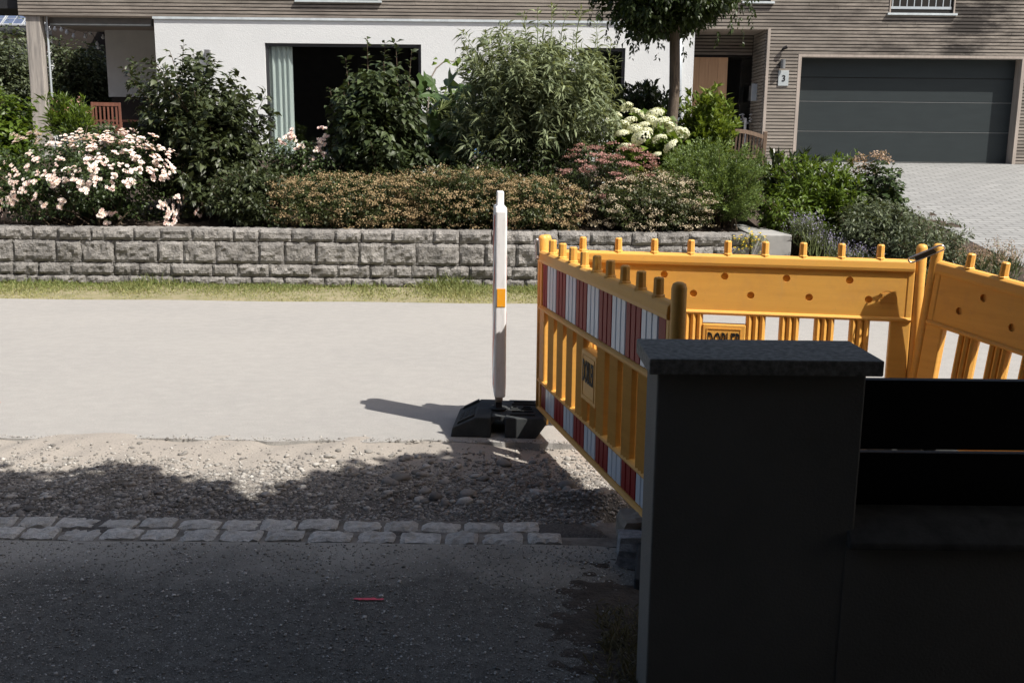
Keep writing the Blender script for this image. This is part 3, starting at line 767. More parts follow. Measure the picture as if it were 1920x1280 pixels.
# steel coupling loops
def loop(label, p, q, w, nrm):
    p, q, nrm = np.array(p, float), np.array(q, float), np.array(nrm, float); u = (q-p); L = np.linalg.norm(u); u /= L; s = np.cross(nrm, u); s /= np.linalg.norm(s)
    root = thing('coupling_loop', label, 'coupling', tuple(p), group='steel coupling loops')
    pts = []
    for t in np.linspace(math.pi/2, 3*math.pi/2, 9): pts.append(p + w*math.cos(t)*u + w*math.sin(t)*s)
    for t in np.linspace(-math.pi/2, math.pi/2, 9): pts.append(q + w*math.cos(t)*u + w*math.sin(t)*s)
    pts.append(pts[0]); b = B(); b.tube(pts, .0045, 6, cap=False); b.obj('ring', M['steel'], root, smooth=True)
    b = B(); m0 = p+.1*(q-p); m1 = p+.8*(q-p); tn = nrm*.003
    b.hexa([m0-s*w*.8-tn, m1-s*w*.8-tn, m1+s*w*.8-tn, m0+s*w*.8-tn, m0-s*w*.8+tn, m1-s*w*.8+tn, m1+s*w*.8+tn, m0+s*w*.8+tn]); b.obj('plate', M['frame'], root)
    return root
a_, c_ = at(1710, 487, 5.22), at(1764, 465, 5.12)
loop('galvanised steel loop coupling the two barriers at the right corner', a_, c_, .018, (.1, -.95, -.25))
a_, c_ = at(1007, 452, 5.585), at(1008, 482, 5.585)
loop('thin steel loop hanging on the left corner post of the barriers', c_, a_, .010, (.35, -.9, 0))
# ------------------------------------------------------------------ the house across the road
def fx(px, py=150, Y=FY): return at(px, py, Y)[0]
def fz(px, py, Y=FY): return at(px, py, Y)[2]
HZ = 1.345                                   # ground floor level
house = thing('house', 'two-storey house with weathered wooden cladding above a white rendered ground floor', 'house', (0, FY, HZ))
XL, XR_ = fx(33, 10), 13.5                   # ends of the cladding
WX0, WX1 = fx(294), fx(1301, 120)            # white wall
SZ = fz(600, 34)                             # underside of the cladding
EX0, EX1 = WX1, fx(1432, 150)                # entry recess
EZ = fz(1370, 55)
GX0, GX1 = fx(1501, 150), fx(1908, 200)      # garage opening
GZ = fz(1600, 108)
WY = FY+.025                                  # face of the white wall
# white wall with its window openings
w1 = (fx(499, 180), fx(790, 180), HZ+.02, fz(640, 82))
w2 = (fx(1085, 130), fx(1172, 130), HZ+.9, fz(1150, 90))
b = B()
b.box(WX0, w1[0], WY, WY+.36, HZ-.3, SZ-.002)
b.box(w1[0], w1[1], WY, WY+.36, w1[3], SZ-.002); b.box(w1[0], w1[1], WY, WY+.36, HZ-.3, w1[2])
b.box(w1[1], w2[0], WY, WY+.36, HZ-.3, SZ-.002)
b.box(w2[0], w2[1], WY, WY+.36, w2[3], SZ-.002); b.box(w2[0], w2[1], WY, WY+.36, HZ-.3, w2[2])
b.box(w2[1], WX1, WY, WY+.36, HZ-.3, SZ-.002)
b.obj('white_wall', M['white'], house)
b = B(); b.box(WX0-.02, WX1-.02, WY-.035, WY+.02, SZ-.05, SZ-.004); b.obj('drip_flashing', M['zinc'], house)
def window(x0, x1, z0, z1, Y, split=None, curtain=None, par=house, fw=.06):
    b = B(); d = .07
    b.box(x0, x1, Y, Y+d, z0, z0+fw); b.box(x0, x1, Y, Y+d, z1-fw, z1); b.box(x0, x0+fw, Y, Y+d, z0+fw, z1-fw); b.box(x1-fw, x1, Y, Y+d, z0+fw, z1-fw)
    if split: b.box(split-.04, split+.04, Y, Y+d, z0+fw, z1-fw)
    fr = b.obj('window', M['frame'], par)
    for (a, c) in (((x0+fw, x1-fw),) if not split else ((x0+fw, split-.04), (split+.04, x1-fw))):
        b = B(); b.box(a, c, Y+.03, Y+.036, z0+fw, z1-fw); b.obj('pane', M['glass'], fr)
    if curtain:
        c0, c1, mt = curtain; n = int((c1-c0)/.012); xs_ = np.linspace(c0, c1, n)
        ys_ = Y+.10+.03*np.sin(np.linspace(0, (c1-c0)*55, n)+.5*np.sin(np.linspace(0, 9, n)))
        V = [(x, y, z0+.02) for x, y in zip(xs_, ys_)] + [(x, y, z1-.02) for x, y in zip(xs_, ys_)]
        bb = B(); bb.add(V, [(i, i+1, n+i+1, n+i) for i in range(n-1)]); bb.obj('curtain', mt, fr, smooth=True)
    return fr
def room(x0, x1, y0, y1, z0, z1):
    b = B(); v = [(x0,y0,z0),(x1,y0,z0),(x1,y1,z0),(x0,y1,z0),(x0,y0,z1),(x1,y0,z1),(x1,y1,z1),(x0,y1,z1)]
    b.add(v, [(0,1,2,3),(4,7,6,5),(1,5,6,2),(2,6,7,3),(3,7,4,0)]); b.obj('interior', M['darkroom'], house)
window(*w1, WY+.05, split=None, curtain=(fx(503, 180), fx(547, 180), M['curtain']))
window(*w2, WY+.05)
room(WX0+.3, WX1-.3, WY+.37, WY+4.2, HZ-.01, SZ)
# left side: covered terrace with a slanting grey post, soffit, canvas screen
pt = [at(46, 20, FY+.05), at(73, 20, FY+.05), at(90, 262, FY+.05), at(63, 262, FY+.05)]
b = B(); zt0 = SZ-.002
A = lambda p, dy, z=None: (p[0], p[1]+dy, p[2] if z is None else z)
b.hexa([A(pt[3], 0, HZ), A(pt[2], 0, HZ), A(pt[2], .22, HZ), A(pt[3], .22, HZ), A(pt[0], 0, zt0), A(pt[1], 0, zt0), A(pt[1], .22, zt0), A(pt[0], .22, zt0)])
b.obj('post', M['post'], house, bevel=.01)
b = B(); b.box(XL, WX0-.002, FY+.03, FY+3.0, SZ-.002, SZ+.15); b.obj('soffit', M['soffit'], house)
b = B(); b.box(fx(86), fx(279), FY+.35, FY+.47, fz(180, 45), SZ-.004); b.obj('awning_cassette', M['lamp'], house, bevel=.01)
b = B(); b.box(fx(88), fx(277), FY+.342, FY+.349, fz(180, 45)+.01, fz(180, 45)+.035); b.obj('awning_edge', M['zinc'], house)
b = B(); b.box(fx(200, 120, FY+2.6), WX0+.3, FY+2.6, FY+2.64, fz(240, 182, FY+2.6), SZ-.004); b.obj('canvas_screen', M['screen'], house)
b = B(); b.box(fx(205, 120, FY+2.7), WX0+.3, FY+2.7, FY+2.95, HZ, fz(240, 182, FY+2.6)+.1); b.obj('rear_wall', M['barn'], house)
b = B(); b.tube([at(87, 30, FY+.2), at(98, 190, FY+.2)], .022, 8); b.obj('brace_pole', M['metal'], house)
b = B(); b.tube([at(92, 35, FY+.5), at(86, 110, FY+.4), at(90, 190, FY+.3)], .012, 6); b.obj('cord', M['teak'], house)
b = B(); b.box(-13.2, XL-.02, FY+.2, FY+1.4, fz(20, 14), fz(20, 14)+.25); b.obj('gutter_end', M['roofdark'], house)
# main bodies behind the cladding
b = B(); b.box(XL+.02, WX0, FY+.046, FY+3.0, SZ+.151, 5.42); b.box(WX0+.001, XR_, FY+.046, FY+9, SZ+.151, 7.2); b.obj('upper_body', M['slatdark'], house)
b = B(); b.box(WX1+.3, EX0+.2, FY+1.4, FY+9, HZ-.3, SZ+.14); b.box(EX1+.10, GX0-.10, FY+.046, FY+1.2, HZ-.3, SZ+.14); b.box(GX0-.0995, GX1+.1, FY+.046, FY+.6, GZ+.06, SZ+.14); b.box(GX1+.1005, XR_, FY+.046, FY+9, HZ-.3, SZ+.14)
b.box(EX0+.001, EX1+.1, FY+.046, FY+1.0, EZ+.03, SZ+.14)
b.obj('lower_body', M['slatdark'], house)
b = B(); b.prism([(FY-.7, 7.2), (FY+10, 7.2), (FY+10, 7.35), (FY+4.6, 9.6), (FY-.7, 7.35)], WX0-.4, XR_+.5, 'x'); b.obj('roof', M['roofdark'], house)
# cladding: every slat a piece
clad = B(); clad.box(XL+.03, XR_-.01, FY+.03, FY+.045, SZ+.152, 5.4); cladding = clad.obj('cladding', M['slatdark'], house)
PITCH_S, SH = .0685, .048
sl_me = make_mesh('slat', [(0, .0, -SH/2), (1, 0, -SH/2), (1, .03, -SH/2+.006), (0, .03, -SH/2+.006), (0, 0, SH/2), (1, 0, SH/2), (1, .03, SH/2+.006), (0, .03, SH/2+.006)],
                  [(0,3,2,1),(4,5,6,7),(0,1,5,4),(1,2,6,5),(2,3,7,6),(3,0,4,7)], M['slat'])
slr = np.random.default_rng(33)
def slat(x0, x1, y, z, rotz=0.0):
    o = link_mesh('slat', sl_me, cladding); o.location = (x0, y-FY, z-HZ); o.scale = (x1-x0, 1, 1); o.rotation_euler = (0, 0, rotz)
U1 = (fx(1668, 12), fx(1791, 12), fz(1730, 26))      # upper right window: x0, x1, sill height
U2 = (fx(1395, 2), fx(1448, 2), fz(1430, 4))
U3 = (fx(557, 0), fx(712, 0), fz(640, 2))
z = SZ + SH/2
rows = []
while z < 5.25: rows.append(z); z += PITCH_S
z = SZ + SH/2 - PITCH_S
low = []
while z > HZ+.03: low.append(z); z -= PITCH_S
def run(x0, x1, z, cuts):
    segs = [(x0, x1)]
    for c0, c1 in cuts:
        out = []
        for a, c in segs:
            if c <= c0 or a >= c1: out.append((a, c)); continue
            if a < c0: out.append((a, c0))
            if c > c1: out.append((c1, c))
        segs = out
    for a, c in segs:
        x = a
        while x < c-.01:
            L = slr.uniform(3.4, 5.2); e = min(c, x+L)
            if c-e < .6: e = c
            slat(x, e-.004, FY+slr.normal(0, .0015), z); x = e
for z in rows:
    cuts = []
    for U in (U1, U2, U3):
        if z > U[2]: cuts.append((U[0], U[1]))
    run(XL, XR_, z, cuts)
for z in low:
    cuts = [(XL, EX1+.09 if z < EZ else WX1)]
    if z < GZ: cuts.append((GX0-.07, GX1+.07))
    run(WX1, XR_, z, cuts)
# entry recess
RY = FY+1.15
dz = fz(1330, 107, RY)
z = EZ - SH/2-.02
while z > dz+.03:
    slat(EX0+.01, EX1-.01, RY-.03, z); z -= PITCH_S
z = EZ - SH/2-.02
while z > HZ+.03:      # right-hand reveal
    o = link_mesh('slat', sl_me, cladding); o.location = (EX1+.03, FY+.06-FY, z-HZ); o.scale = (RY-FY-.1, 1, 1); o.rotation_euler = (0, 0, math.pi/2); z -= PITCH_S
b = B(); b.box(EX1+.034, EX1+.09, FY-.004, FY+1.2, HZ-.2, EZ+.026); b.obj('reveal_board', M['trim'], house)
b = B(); b.box(EX0, EX1+.033, FY+.002, RY, EZ+.002, EZ+.026); b.obj('recess_ceiling', M['soffit'], house)
b = B(); b.box(EX0, EX1, RY+.002, RY+.2, dz, EZ); b.obj('recess_backing', M['slatdark'], house)
dm = at(1363, 160, RY)[0]; de = EX1-.02
dr = B(); dr.box(EX0-.3, dm, RY+.03, RY+.05, HZ, dz-.004); door = dr.obj('door', M['frame'], house)
for i in range(5):
    x0 = EX0-.1 + i*(dm-EX0+.1)/5
    b = B(); b.box(x0+.002, x0+(dm-EX0+.1)/5-.002, RY+.008, RY+.03, HZ+.02, dz-.01); b.obj('plank', M['oak'], door)
b = B(); b.box(dm+.005, de, RY+.02, RY+.026, HZ, dz-.004); b.obj('side_light', M['glass'], house)
room(EX0-.2, EX1+.12, RY+.06, RY+1.5, HZ, dz+.05)
b = B(); b.box(EX0-.3, EX1, FY+.4, RY+.9, HZ-.1, HZ+.012); b.obj('entry_floor', M['concrete'], house)
# garage
GY = FY+.27
b = B(); b.box(GX0-.07, GX0-.002, FY-.004, GY+.05, HZ, GZ+.055); b.box(GX1+.002, GX1+.07, FY-.004, GY+.05, HZ-.05, GZ+.055); b.box(GX0-.002, GX1+.002, FY-.004, GY+.05, GZ+.004, GZ+.055); b.obj('garage_frame', M['trim'], house)
zl = [GZ+.02, fz(1600, 146, GY), fz(1600, 191, GY), fz(1600, 247, GY), HZ+.03]
gdoor = B(); gdoor.box(GX0-.01, GX1+.01, GY+.03, GY+.06, HZ, GZ+.02); garage = gdoor.obj('garage_door', M['frame'], house)
for i in range(4):
    b = B(); b.box(GX0-.001, GX1+.001, GY, GY+.03, zl[i+1]+.008, zl[i]-.006); b.obj('panel', M['anthracite'], garage, bevel=.006)
for i in (2, 3, 4):
    b = B(); b.box(GX0, GX1, GY-.003, GY+.012, zl[i]-.005, zl[i]+.005); b.obj('seam', M['seam'], garage)
# upper windows
for U, kind in ((U1, 1), (U2, 0), (U3, 0)):
    x0, x1, zs_ = U
    ff = window(x0+.03, x1-.03, zs_+.03, 6.2, FY+.16, split=(x0+x1)/2 if kind else None, curtain=(x0+.1, x1-.1, M['curtainblue']) if kind else None, fw=.05)
    b = B(); b.box(x0-.04, x1+.04, FY-.06, FY+.2, zs_-.035, zs_+.005); b.obj('sill', M['zinc'], ff)
    b = B(); b.box(x0+.001, x0+.028, FY-.012, FY+.2, zs_+.006, 6.2); b.box(x1-.028, x1-.001, FY-.012, FY+.2, zs_+.006, 6.2); b.obj('reveal', M['trim'], ff)
    if kind:
        rl = B(); rl.box(x0+.04, x1-.06, FY+.02, FY+.05, zs_+.09, zs_+.14); rail = rl.obj('railing', M['metal'], ff)
        for i in range(9):
            x = x0+.07+i*(x1-x0-.16)/8
            b = B(); b.box(x-.009, x+.009, FY+.026, FY+.044, zs_+.14, 5.6); b.obj('baluster', M['metal'], rail)
room(U1[0], U1[1], FY+.25, FY+2, U1[2], 6.3)
# downpipe
b = B(); b.tube([at(1276, 30, FY-.04), at(1272, 260, FY-.04)], .05, 10); dpp = b.obj('downpipe', M['metal'], house, smooth=True)
# fittings on the wall
b = B(); p = at(390, 107, WY); b.box(p[0]-.045, p[0]+.06, WY-.10, WY-.001, fz(390, 118, WY), fz(390, 94, WY)); o = b.obj('wall_lamp', M['lamp'], None, loc=tuple(p), bevel=.008)
tag(o, 'grey box wall lamp on the white rendered wall', 'wall lamp', 'outdoor lamps on the house')
p = at(1466, 121, FY); t = thing('wall_lamp', 'grey cylinder wall lamp above the house number plate', 'wall lamp', tuple(p), group='outdoor lamps on the house')
b = B(); b.tube([(p[0], FY-.09, p[2]-.09), (p[0], FY-.09, p[2]+.09)], .05, 14); b.obj('shade', M['lamp'], t, smooth=False)
b = B(); b.box(p[0]-.06, p[0]-.02, FY-.07, FY-.003, p[2]-.05, p[2]+.05); b.obj('bracket', M['frame'], t)
p = at(1470, 91, FY); t = thing('spotlight', 'small black swivel spotlight above the grey wall lamp', 'spotlight', tuple(p))
b = B(); b.tube([(p[0]-.04, FY-.07, p[2]-.01), (p[0]+.04, FY-.09, p[2]+.02)], .035, 10); b.obj('head', M['blackpaint'], t)
b = B(); b.tube([(p[0]-.03, FY-.003, p[2]-.03), (p[0]-.03, FY-.07, p[2]-.01)], .022, 8); b.obj('arm', M['blackpaint'], t)
p = at(1468.5, 147, FY); t = thing('house_number_sign', 'grey plate with the house number 3 beside the garage', 'sign', tuple(p))
hw_, hh_ = 9.3/FPX*FY, 13.5/FPX*FY
b = B(); b.box(p[0]-hw_, p[0]+hw_, FY-.022, FY-.003, p[2]-hh_, p[2]+hh_); pl_ = b.obj('plate', M['plate'], t, bevel=.004)
text_mesh('numeral', '3', .175, M['blackpaint'], pl_, Matrix.Translation((.005, -.026, -.01)) @ Matrix.Rotation(math.pi/2, 4, 'X'), extrude=.002, bold=.003)
p = at(1410, 174, FY+.7); t = thing('letterbox', 'steel letterbox with intercom in the entrance recess', 'letterbox', tuple(p))
b = B(); b.box(EX1-.11, EX1+.025, FY+.55, FY+.62, p[2]-.18, p[2]+.18); b.obj('box', M['metal'], t, bevel=.005)
b = B(); b.box(EX1-.09, EX1+.025, FY+.64, FY+.9, p[2]-.16, p[2]+.15); b.obj('intercom', M['lamp'], t, bevel=.005)
# white flowers in a pot by the door
p = at(1398, 222, FY+.75); t = thing('flower_pot', 'dark pot of small white flowers beside the front door', 'flower pot', (p[0], p[1], HZ+.012))
b = B(); b.lathe([(.12, 0), (.15, .30), (.14, .30)], 14, (p[0], p[1], HZ+.012)); b.obj('pot', M['frame'], t)
b = B()
for i in range(26):
    q = np.array([p[0]+slr.normal(0, .10), p[1]+slr.normal(0, .08), p[2]+slr.uniform(-.14, .08)])
    b.add([q+(-.03, 0, 0), q+(0, -.03, .01), q+(.03, 0, .005), q+(0, .02, .03)], [(0, 1, 2), (0, 2, 3), (0, 1, 3)])
b.tube([(p[0], p[1], HZ+.3), (p[0], p[1], p[2])], .03, 6)
b.obj('blossoms', M['bulb'], t)['kind'] = 'stuff'

# ------------------------------------------------------------------ terrace furniture
def chair(label, loc, rotz, mat):
    t = thing('garden_chair', label, 'chair', loc, rotz); k = dict(world=False)
    for x in (-.25, .25):
        b = B(); b.box(x-.025, x+.025, .20, .25, 0, 1.02); b.obj('back_post', mat, t, bevel=.006, **k)
        b = B(); b.box(x-.025, x+.025, -.25, -.20, 0, .62); b.obj('front_leg', mat, t, bevel=.006, **k)
        b = B(); b.box(x-.03, x+.03, -.27, .20, .621, .65); b.obj('armrest', mat, t, bevel=.006, **k)
    b = B(); b.box(-.27, .27, -.27, .19, .40, .44); b.obj('seat', mat, t, bevel=.006, **k)
    b = B(); b.box(-.224, .224, .205, .245, .95, 1.02); b.obj('back_rail', mat, t, **k)
    b = B(); b.box(-.224, .224, .205, .245, .55, .60); b.obj('back_rail', mat, t, **k)
    for i in range(6):
        x = -.185+i*.074; b = B(); b.box(x-.018, x+.018, .215, .235, .601, .949); b.obj('back_slat', mat, t, **k)
    return t
p = at(202, 240, FY-1.1); chair('red-brown wooden garden chair on the covered terrace behind the roses', (p[0], FY-1.1, HZ+.021), math.radians(200), M['teak'])
p = at(190, 245, FY-1.9); t = thing('storage_box', 'red-brown wooden box with a pale lid beside the terrace chair', 'storage box', (p[0], FY-1.9, HZ+.021))
zz = at(190, 240, FY-1.9)[2]
b = B(); b.box(p[0]-.42, p[0]+.42, FY-2.05, FY-1.75, HZ+.021, zz); b.obj('body', M['teak'], t, bevel=.008)
b = B(); b.box(p[0]-.44, p[0]+.2, FY-2.08, FY-1.72, zz+.001, zz+.035); b.obj('lid', M['soffit'], t, bevel=.005)
p = at(248, 240, FY+1.2); t = thing('terrace_table', 'dark red-brown table at the back of the covered terrace', 'table', (p[0], FY+1.2, HZ+.021))
b = B(); b.box(p[0]-.75, p[0]+.75, FY+.8, FY+1.6, HZ+.72, HZ+.76); b.obj('top', M['teak'], t)
for sx in (-.68, .62):
    for sy in (.85, 1.49): b = B(); b.box(p[0]+sx, p[0]+sx+.06, FY+sy, FY+sy+.06, HZ+.021, HZ+.719); b.obj('leg', M['teak'], t)
# woven shell chair by the big window
p = at(468, 250, FY-1.0); t = thing('wicker_chair', 'grey woven shell chair in front of the white wall', 'chair', (p[0], FY-1.0, HZ+.021), math.radians(0))
zt_c = at(500, 214, FY-1.0)[2]-HZ-.021
b = B()
for i in range(9):
    a = -1.0 + i*.25
    b.tube([(.05*math.sin(a), .05, .45), (.42*math.sin(a)*.7, .22+.05*math.cos(a), .45+(zt_c-.45)*.5), (.52*math.sin(a)*.75+.05, .34, zt_c-.02-.10*abs(a))], .012, 5)
b.obj('back_cords', M['wicker'], t, world=False)
b = B(); b.tube([(.6*math.sin(a)*.72+.05, .34-.3*abs(a)**2*.2, zt_c-.13*a*a) for a in np.linspace(-1.3, 1.3, 14)], .02, 8); b.obj('rim', M['wicker'], t, world=False)
b = B(); b.lathe([(.02, .42), (.26, .45), (.28, .48)], 14); b.obj('seat', M['wicker'], t, world=False)
for i in range(4):
    a = math.pi/4+i*math.pi/2; b = B(); b.tube([(.12*math.cos(a), .12*math.sin(a), .44), (.27*math.cos(a), .27*math.sin(a), 0)], .012, 6); b.obj('leg', M['frame'], t, world=False)
# slatted bench near the entrance
YB = 18.6
p0, p1 = at(1437, 247, YB), at(1365, 240, YB); gz = float(terrain(5, YB))+.01
t = thing('garden_bench', 'weathered wooden bench with curved slatted back near the front door', 'bench', ((p0[0]+p1[0])/2-.2, YB, gz))
xr = p0[0]-((p0[0]+p1[0])/2-.2); xl = -xr; ht = p0[2]-gz
for x in (xl, xr-.07):
    b = B(); b.hexa([(x, .02, 0), (x+.07, .02, 0), (x+.07, .10, 0), (x, .10, 0), (x, -.10, ht), (x+.07, -.10, ht), (x+.07, -.03, ht), (x, -.03, ht)]); b.obj('back_post', M['bench'], t, world=False, bevel=.008)
    b = B(); b.box(x, x+.07, .45, .52, 0, .62); b.obj('front_leg', M['bench'], t, world=False)
    b = B(); b.box(x-.005, x+.075, -.02, .54, .621, .655); b.obj('armrest', M['bench'], t, world=False)
b = B()
for i in range(12):
    u0, u1 = i/12, (i+1)/12; f_ = lambda u: ht-.06+.10*math.sin(math.pi*u)
    xa, xb = xl+.07+(xr-xl-.14)*u0, xl+.07+(xr-xl-.14)*u1
    b.hexa([(xa, -.09, f_(u0)-.07), (xb, -.09, f_(u1)-.07), (xb, -.05, f_(u1)-.07), (xa, -.05, f_(u0)-.07), (xa, -.09, f_(u0)), (xb, -.09, f_(u1)), (xb, -.05, f_(u1)), (xa, -.05, f_(u0))])
b.obj('top_rail', M['bench'], t, world=False)
b = B(); b.box(xl+.07, xr-.07, .0, .04, .42, .48); b.obj('lower_rail', M['bench'], t, world=False)
nb = 15
for i in range(nb):
    u = (i+.5)/nb; x = xl+.07+(xr-xl-.14)*u; zt_s = ht-.13+.10*math.sin(math.pi*u)
    b = B(); b.hexa([(x-.014, .005, .481), (x+.014, .005, .481), (x+.014, .03, .481), (x-.014, .03, .481), (x-.014, -.08, zt_s), (x+.014, -.08, zt_s), (x+.014, -.06, zt_s), (x-.014, -.06, zt_s)]); b.obj('back_slat', M['bench'], t, world=False)
b = B(); b.box(xl+.01, xr-.01, .041, .50, .38, .42); b.obj('seat', M['bench'], t, world=False)
# planter and folding chair behind the shrubs, only glimpses
p = at(815, 300, 16.0); t = thing('planter_box', 'dark grey planter box glimpsed between the shrubs', 'planter', (p[0], 16.0, float(terrain(p[0], 16.0))))
zz = at(815, 283, 16)[2]; b = B(); b.box(at(770, 300, 16)[0], at(870, 300, 16)[0], 15.75, 16.25, float(terrain(p[0], 16))-.05, zz); b.obj('box', M['frame'], t, bevel=.01)
p = at(893, 275, 17.5); gzz = float(terrain(p[0], 17.5)); t = thing('lounge_chair', 'wooden lounge seat with a blue cushion glimpsed behind the shrubs', 'chair', (p[0], 17.5, gzz))
b = B(); b.box(p[0]-.22, p[0]+.35, 17.3, 17.8, at(893, 305, 17.5)[2], at(893, 292, 17.5)[2]); b.obj('seat', M['soffit'], t)
b = B(); b.box(p[0]-.22, p[0]-.17, 17.3, 17.35, gzz, at(893, 306, 17.5)[2]); b.box(p[0]+.30, p[0]+.35, 17.3, 17.35, gzz, at(893, 306, 17.5)[2]); b.obj('leg', M['soffit'], t)
b = B(); b.box(p[0]-.10, p[0]+.2, 17.55, 17.68, at(893, 291, 17.5)[2], at(893, 262, 17.5)[2]); b.obj('cushion', M['blue'], t, bevel=.03)
# string of bulbs under the terrace roof
t = thing('string_lights', 'string of milky bulbs hanging across the back of the covered terrace', 'string lights', tuple(at(165, 60, FY+3)))
bl = [(115, 56), (125, 61), (138, 68), (146, 54), (160, 69), (169, 62), (182, 82), (193, 70), (184, 89), (103, 55), (92, 55), (75, 52)]
bl2 = sorted(bl)
b = B(); b.tube([at(x, y-4, FY+3) for x, y in bl2], .006, 4); b.obj('cable', M['blackpaint'], t)
for x, y in bl2:
    q = at(x, y, FY+3); b = B(); b.lathe([(.01, -.05), (.038, -.03), (.042, 0), (.02, .035), (.02, .06)], 8, tuple(q)); b.obj('bulb', M['bulb'], t, smooth=True)

# ------------------------------------------------------------------ neighbours' houses behind, left
YN = 38.0
q = [at(-60, 58, YN), at(60, 58, YN), at(60, 22, YN+5), at(-60, 22, YN+5)]
nb_ = thing('neighbour_house', 'neighbouring house with solar panels on its roof, far left', 'house', (q[0][0]-3, YN+2, 1.0))
e0, e1 = q[0][2], q[2][2]+1.2
xr_n = at(92, 50, YN)[0]; xl_n = q[0][0]-6
b = B(); b.box(xl_n, xr_n-.3, YN+.5, YN+10, .8, e0-.05); b.obj('wall', M['white'], nb_)
b = B(); b.prism([(YN-.3, e0-.1), (YN-.3, e0), (YN+5.5, e0+4.2), (YN+11, e0), (YN+11, e0-.1)], xl_n-.3, xr_n, 'x'); rf = b.obj('roof', M['roofdark'], nb_)
sl_n = 4.2/5.8
for i in range(7):
    for j in range(4):
        x1 = xr_n-.15-i*.78; x0 = x1-.74; y0 = YN-.1+j*1.0; y1 = y0+.96
        zf = lambda y: e0+(y-YN+.3)*sl_n
        b = B(); b.hexa([(x0, y0, zf(y0)+.04), (x1, y0, zf(y0)+.04), (x1, y1, zf(y1)+.04), (x0, y1, zf(y1)+.04), (x0, y0, zf(y0)+.09), (x1, y0, zf(y0)+.09), (x1, y1, zf(y1)+.09), (x0, y1, zf(y1)+.09)])
        pnl = b.obj('solar_panel', M['solarframe'], rf)
        b = B()
        for c in range(2):
            for d in range(3):
                xa = x0+.03+c*(.69/2); xb = xa+.32; ya = y0+.03+d*.31; yb_ = ya+.285
                b.add([(xa, ya, zf(ya)+.096), (xb, ya, zf(ya)+.096), (xb, yb_, zf(yb_)+.096), (xa, yb_, zf(yb_)+.096)], [(0, 1, 2, 3)])
        b.obj('cells', M['solar'], pnl)
YM = 30.0
ba = thing('barn', 'dark wooden barn with a red tiled roof behind the terrace', 'barn', (at(150, 120, YM)[0], YM+2, 1.0))
xa, xb = at(100, 100, YM)[0], at(215, 100, YM)[0]
b = B(); b.box(xa, xb+2, YM, YM+6, .8, at(150, 40, YM)[2]); b.obj('wall', M['barn'], ba)
ze = at(185, 68, YM-.6)[2]
b = B(); b.hexa([(at(172, 50, YM-.8)[0], YM-.8, ze+.25), (xb+2.2, YM-.8, ze-.75), (xb+2.2, YM+6, ze-.75), (at(172, 50, YM-.8)[0], YM+6, ze+.25),
                 (at(172, 50, YM-.8)[0], YM-.8, ze+.45), (xb+2.2, YM-.8, ze-.5), (xb+2.2, YM+6, ze-.5), (at(172, 50, YM-.8)[0], YM+6, ze+.45)]); b.obj('roof', M['redtile'], ba)

# ------------------------------------------------------------------ the photographer's side: unseen house added behind the camera to hold back sky light
oh = thing('house', 'unseen dark plastered house behind the footpath on the viewer side, added to block sky light', 'house', (6, -6, 0))
b = B(); b.box(-15, 14, -11, -2.3, -.2, 6.0); b.obj('wall', M['barn'], oh)
b = B(); b.prism([(-11.8, 5.9), (-1.6, 5.9), (-1.6, 6.05), (-6.6, 9.5), (-11.8, 6.05)], -15.5, 14.5, 'x'); b.obj('roof', M['redtile'], oh)
# ------------------------------------------------------------------ vegetation
def unit(a): return a/(np.linalg.norm(a, axis=-1, keepdims=True)+1e-9)
def leaf_geo(pos, axis, nrm, L, W, curl=.25, fold=.18):
    """five-vertex folded leaves: (n,5,3) points"""
    a = unit(axis); s = unit(np.cross(a, nrm)); n = np.cross(s, a)
    L = L[:, None]; W = W[:, None]
    base = pos
    mid = pos + a*L*.5 - n*L*curl*.12
    tip = pos + a*L*(1-curl*.15) - n*L*curl*.75
    le = pos + a*L*.42 + s*W*.5 + n*W*fold - n*L*curl*.1
    ri = pos + a*L*.42 - s*W*.5 + n*W*fold - n*L*curl*.1
    return np.stack([base, le, mid, ri, tip], 1)
LF = np.array([[0, 3, 2], [0, 2, 1], [1, 2, 4], [2, 3, 4]])
def leaf_object(name, parent, G, tint, mat, kind=None):
    n = len(G); V = G.reshape(-1, 3) - off_of(parent)
    F = (LF[None] + (np.arange(n)*5)[:, None, None]).reshape(-1, 3)
    o = link_mesh(name, np_mesh(name, V, F, mat, tint=np.repeat(tint, 5)), parent)
    if kind: o['kind'] = kind
    return o
def bez(p0, p1, p2, t):
    t = t[..., None]; return (1-t)**2*p0 + 2*t*(1-t)*p1 + t*t*p2
def dbez(p0, p1, p2, t):
    t = t[..., None]; return 2*(1-t)*(p1-p0) + 2*t*(p2-p1)

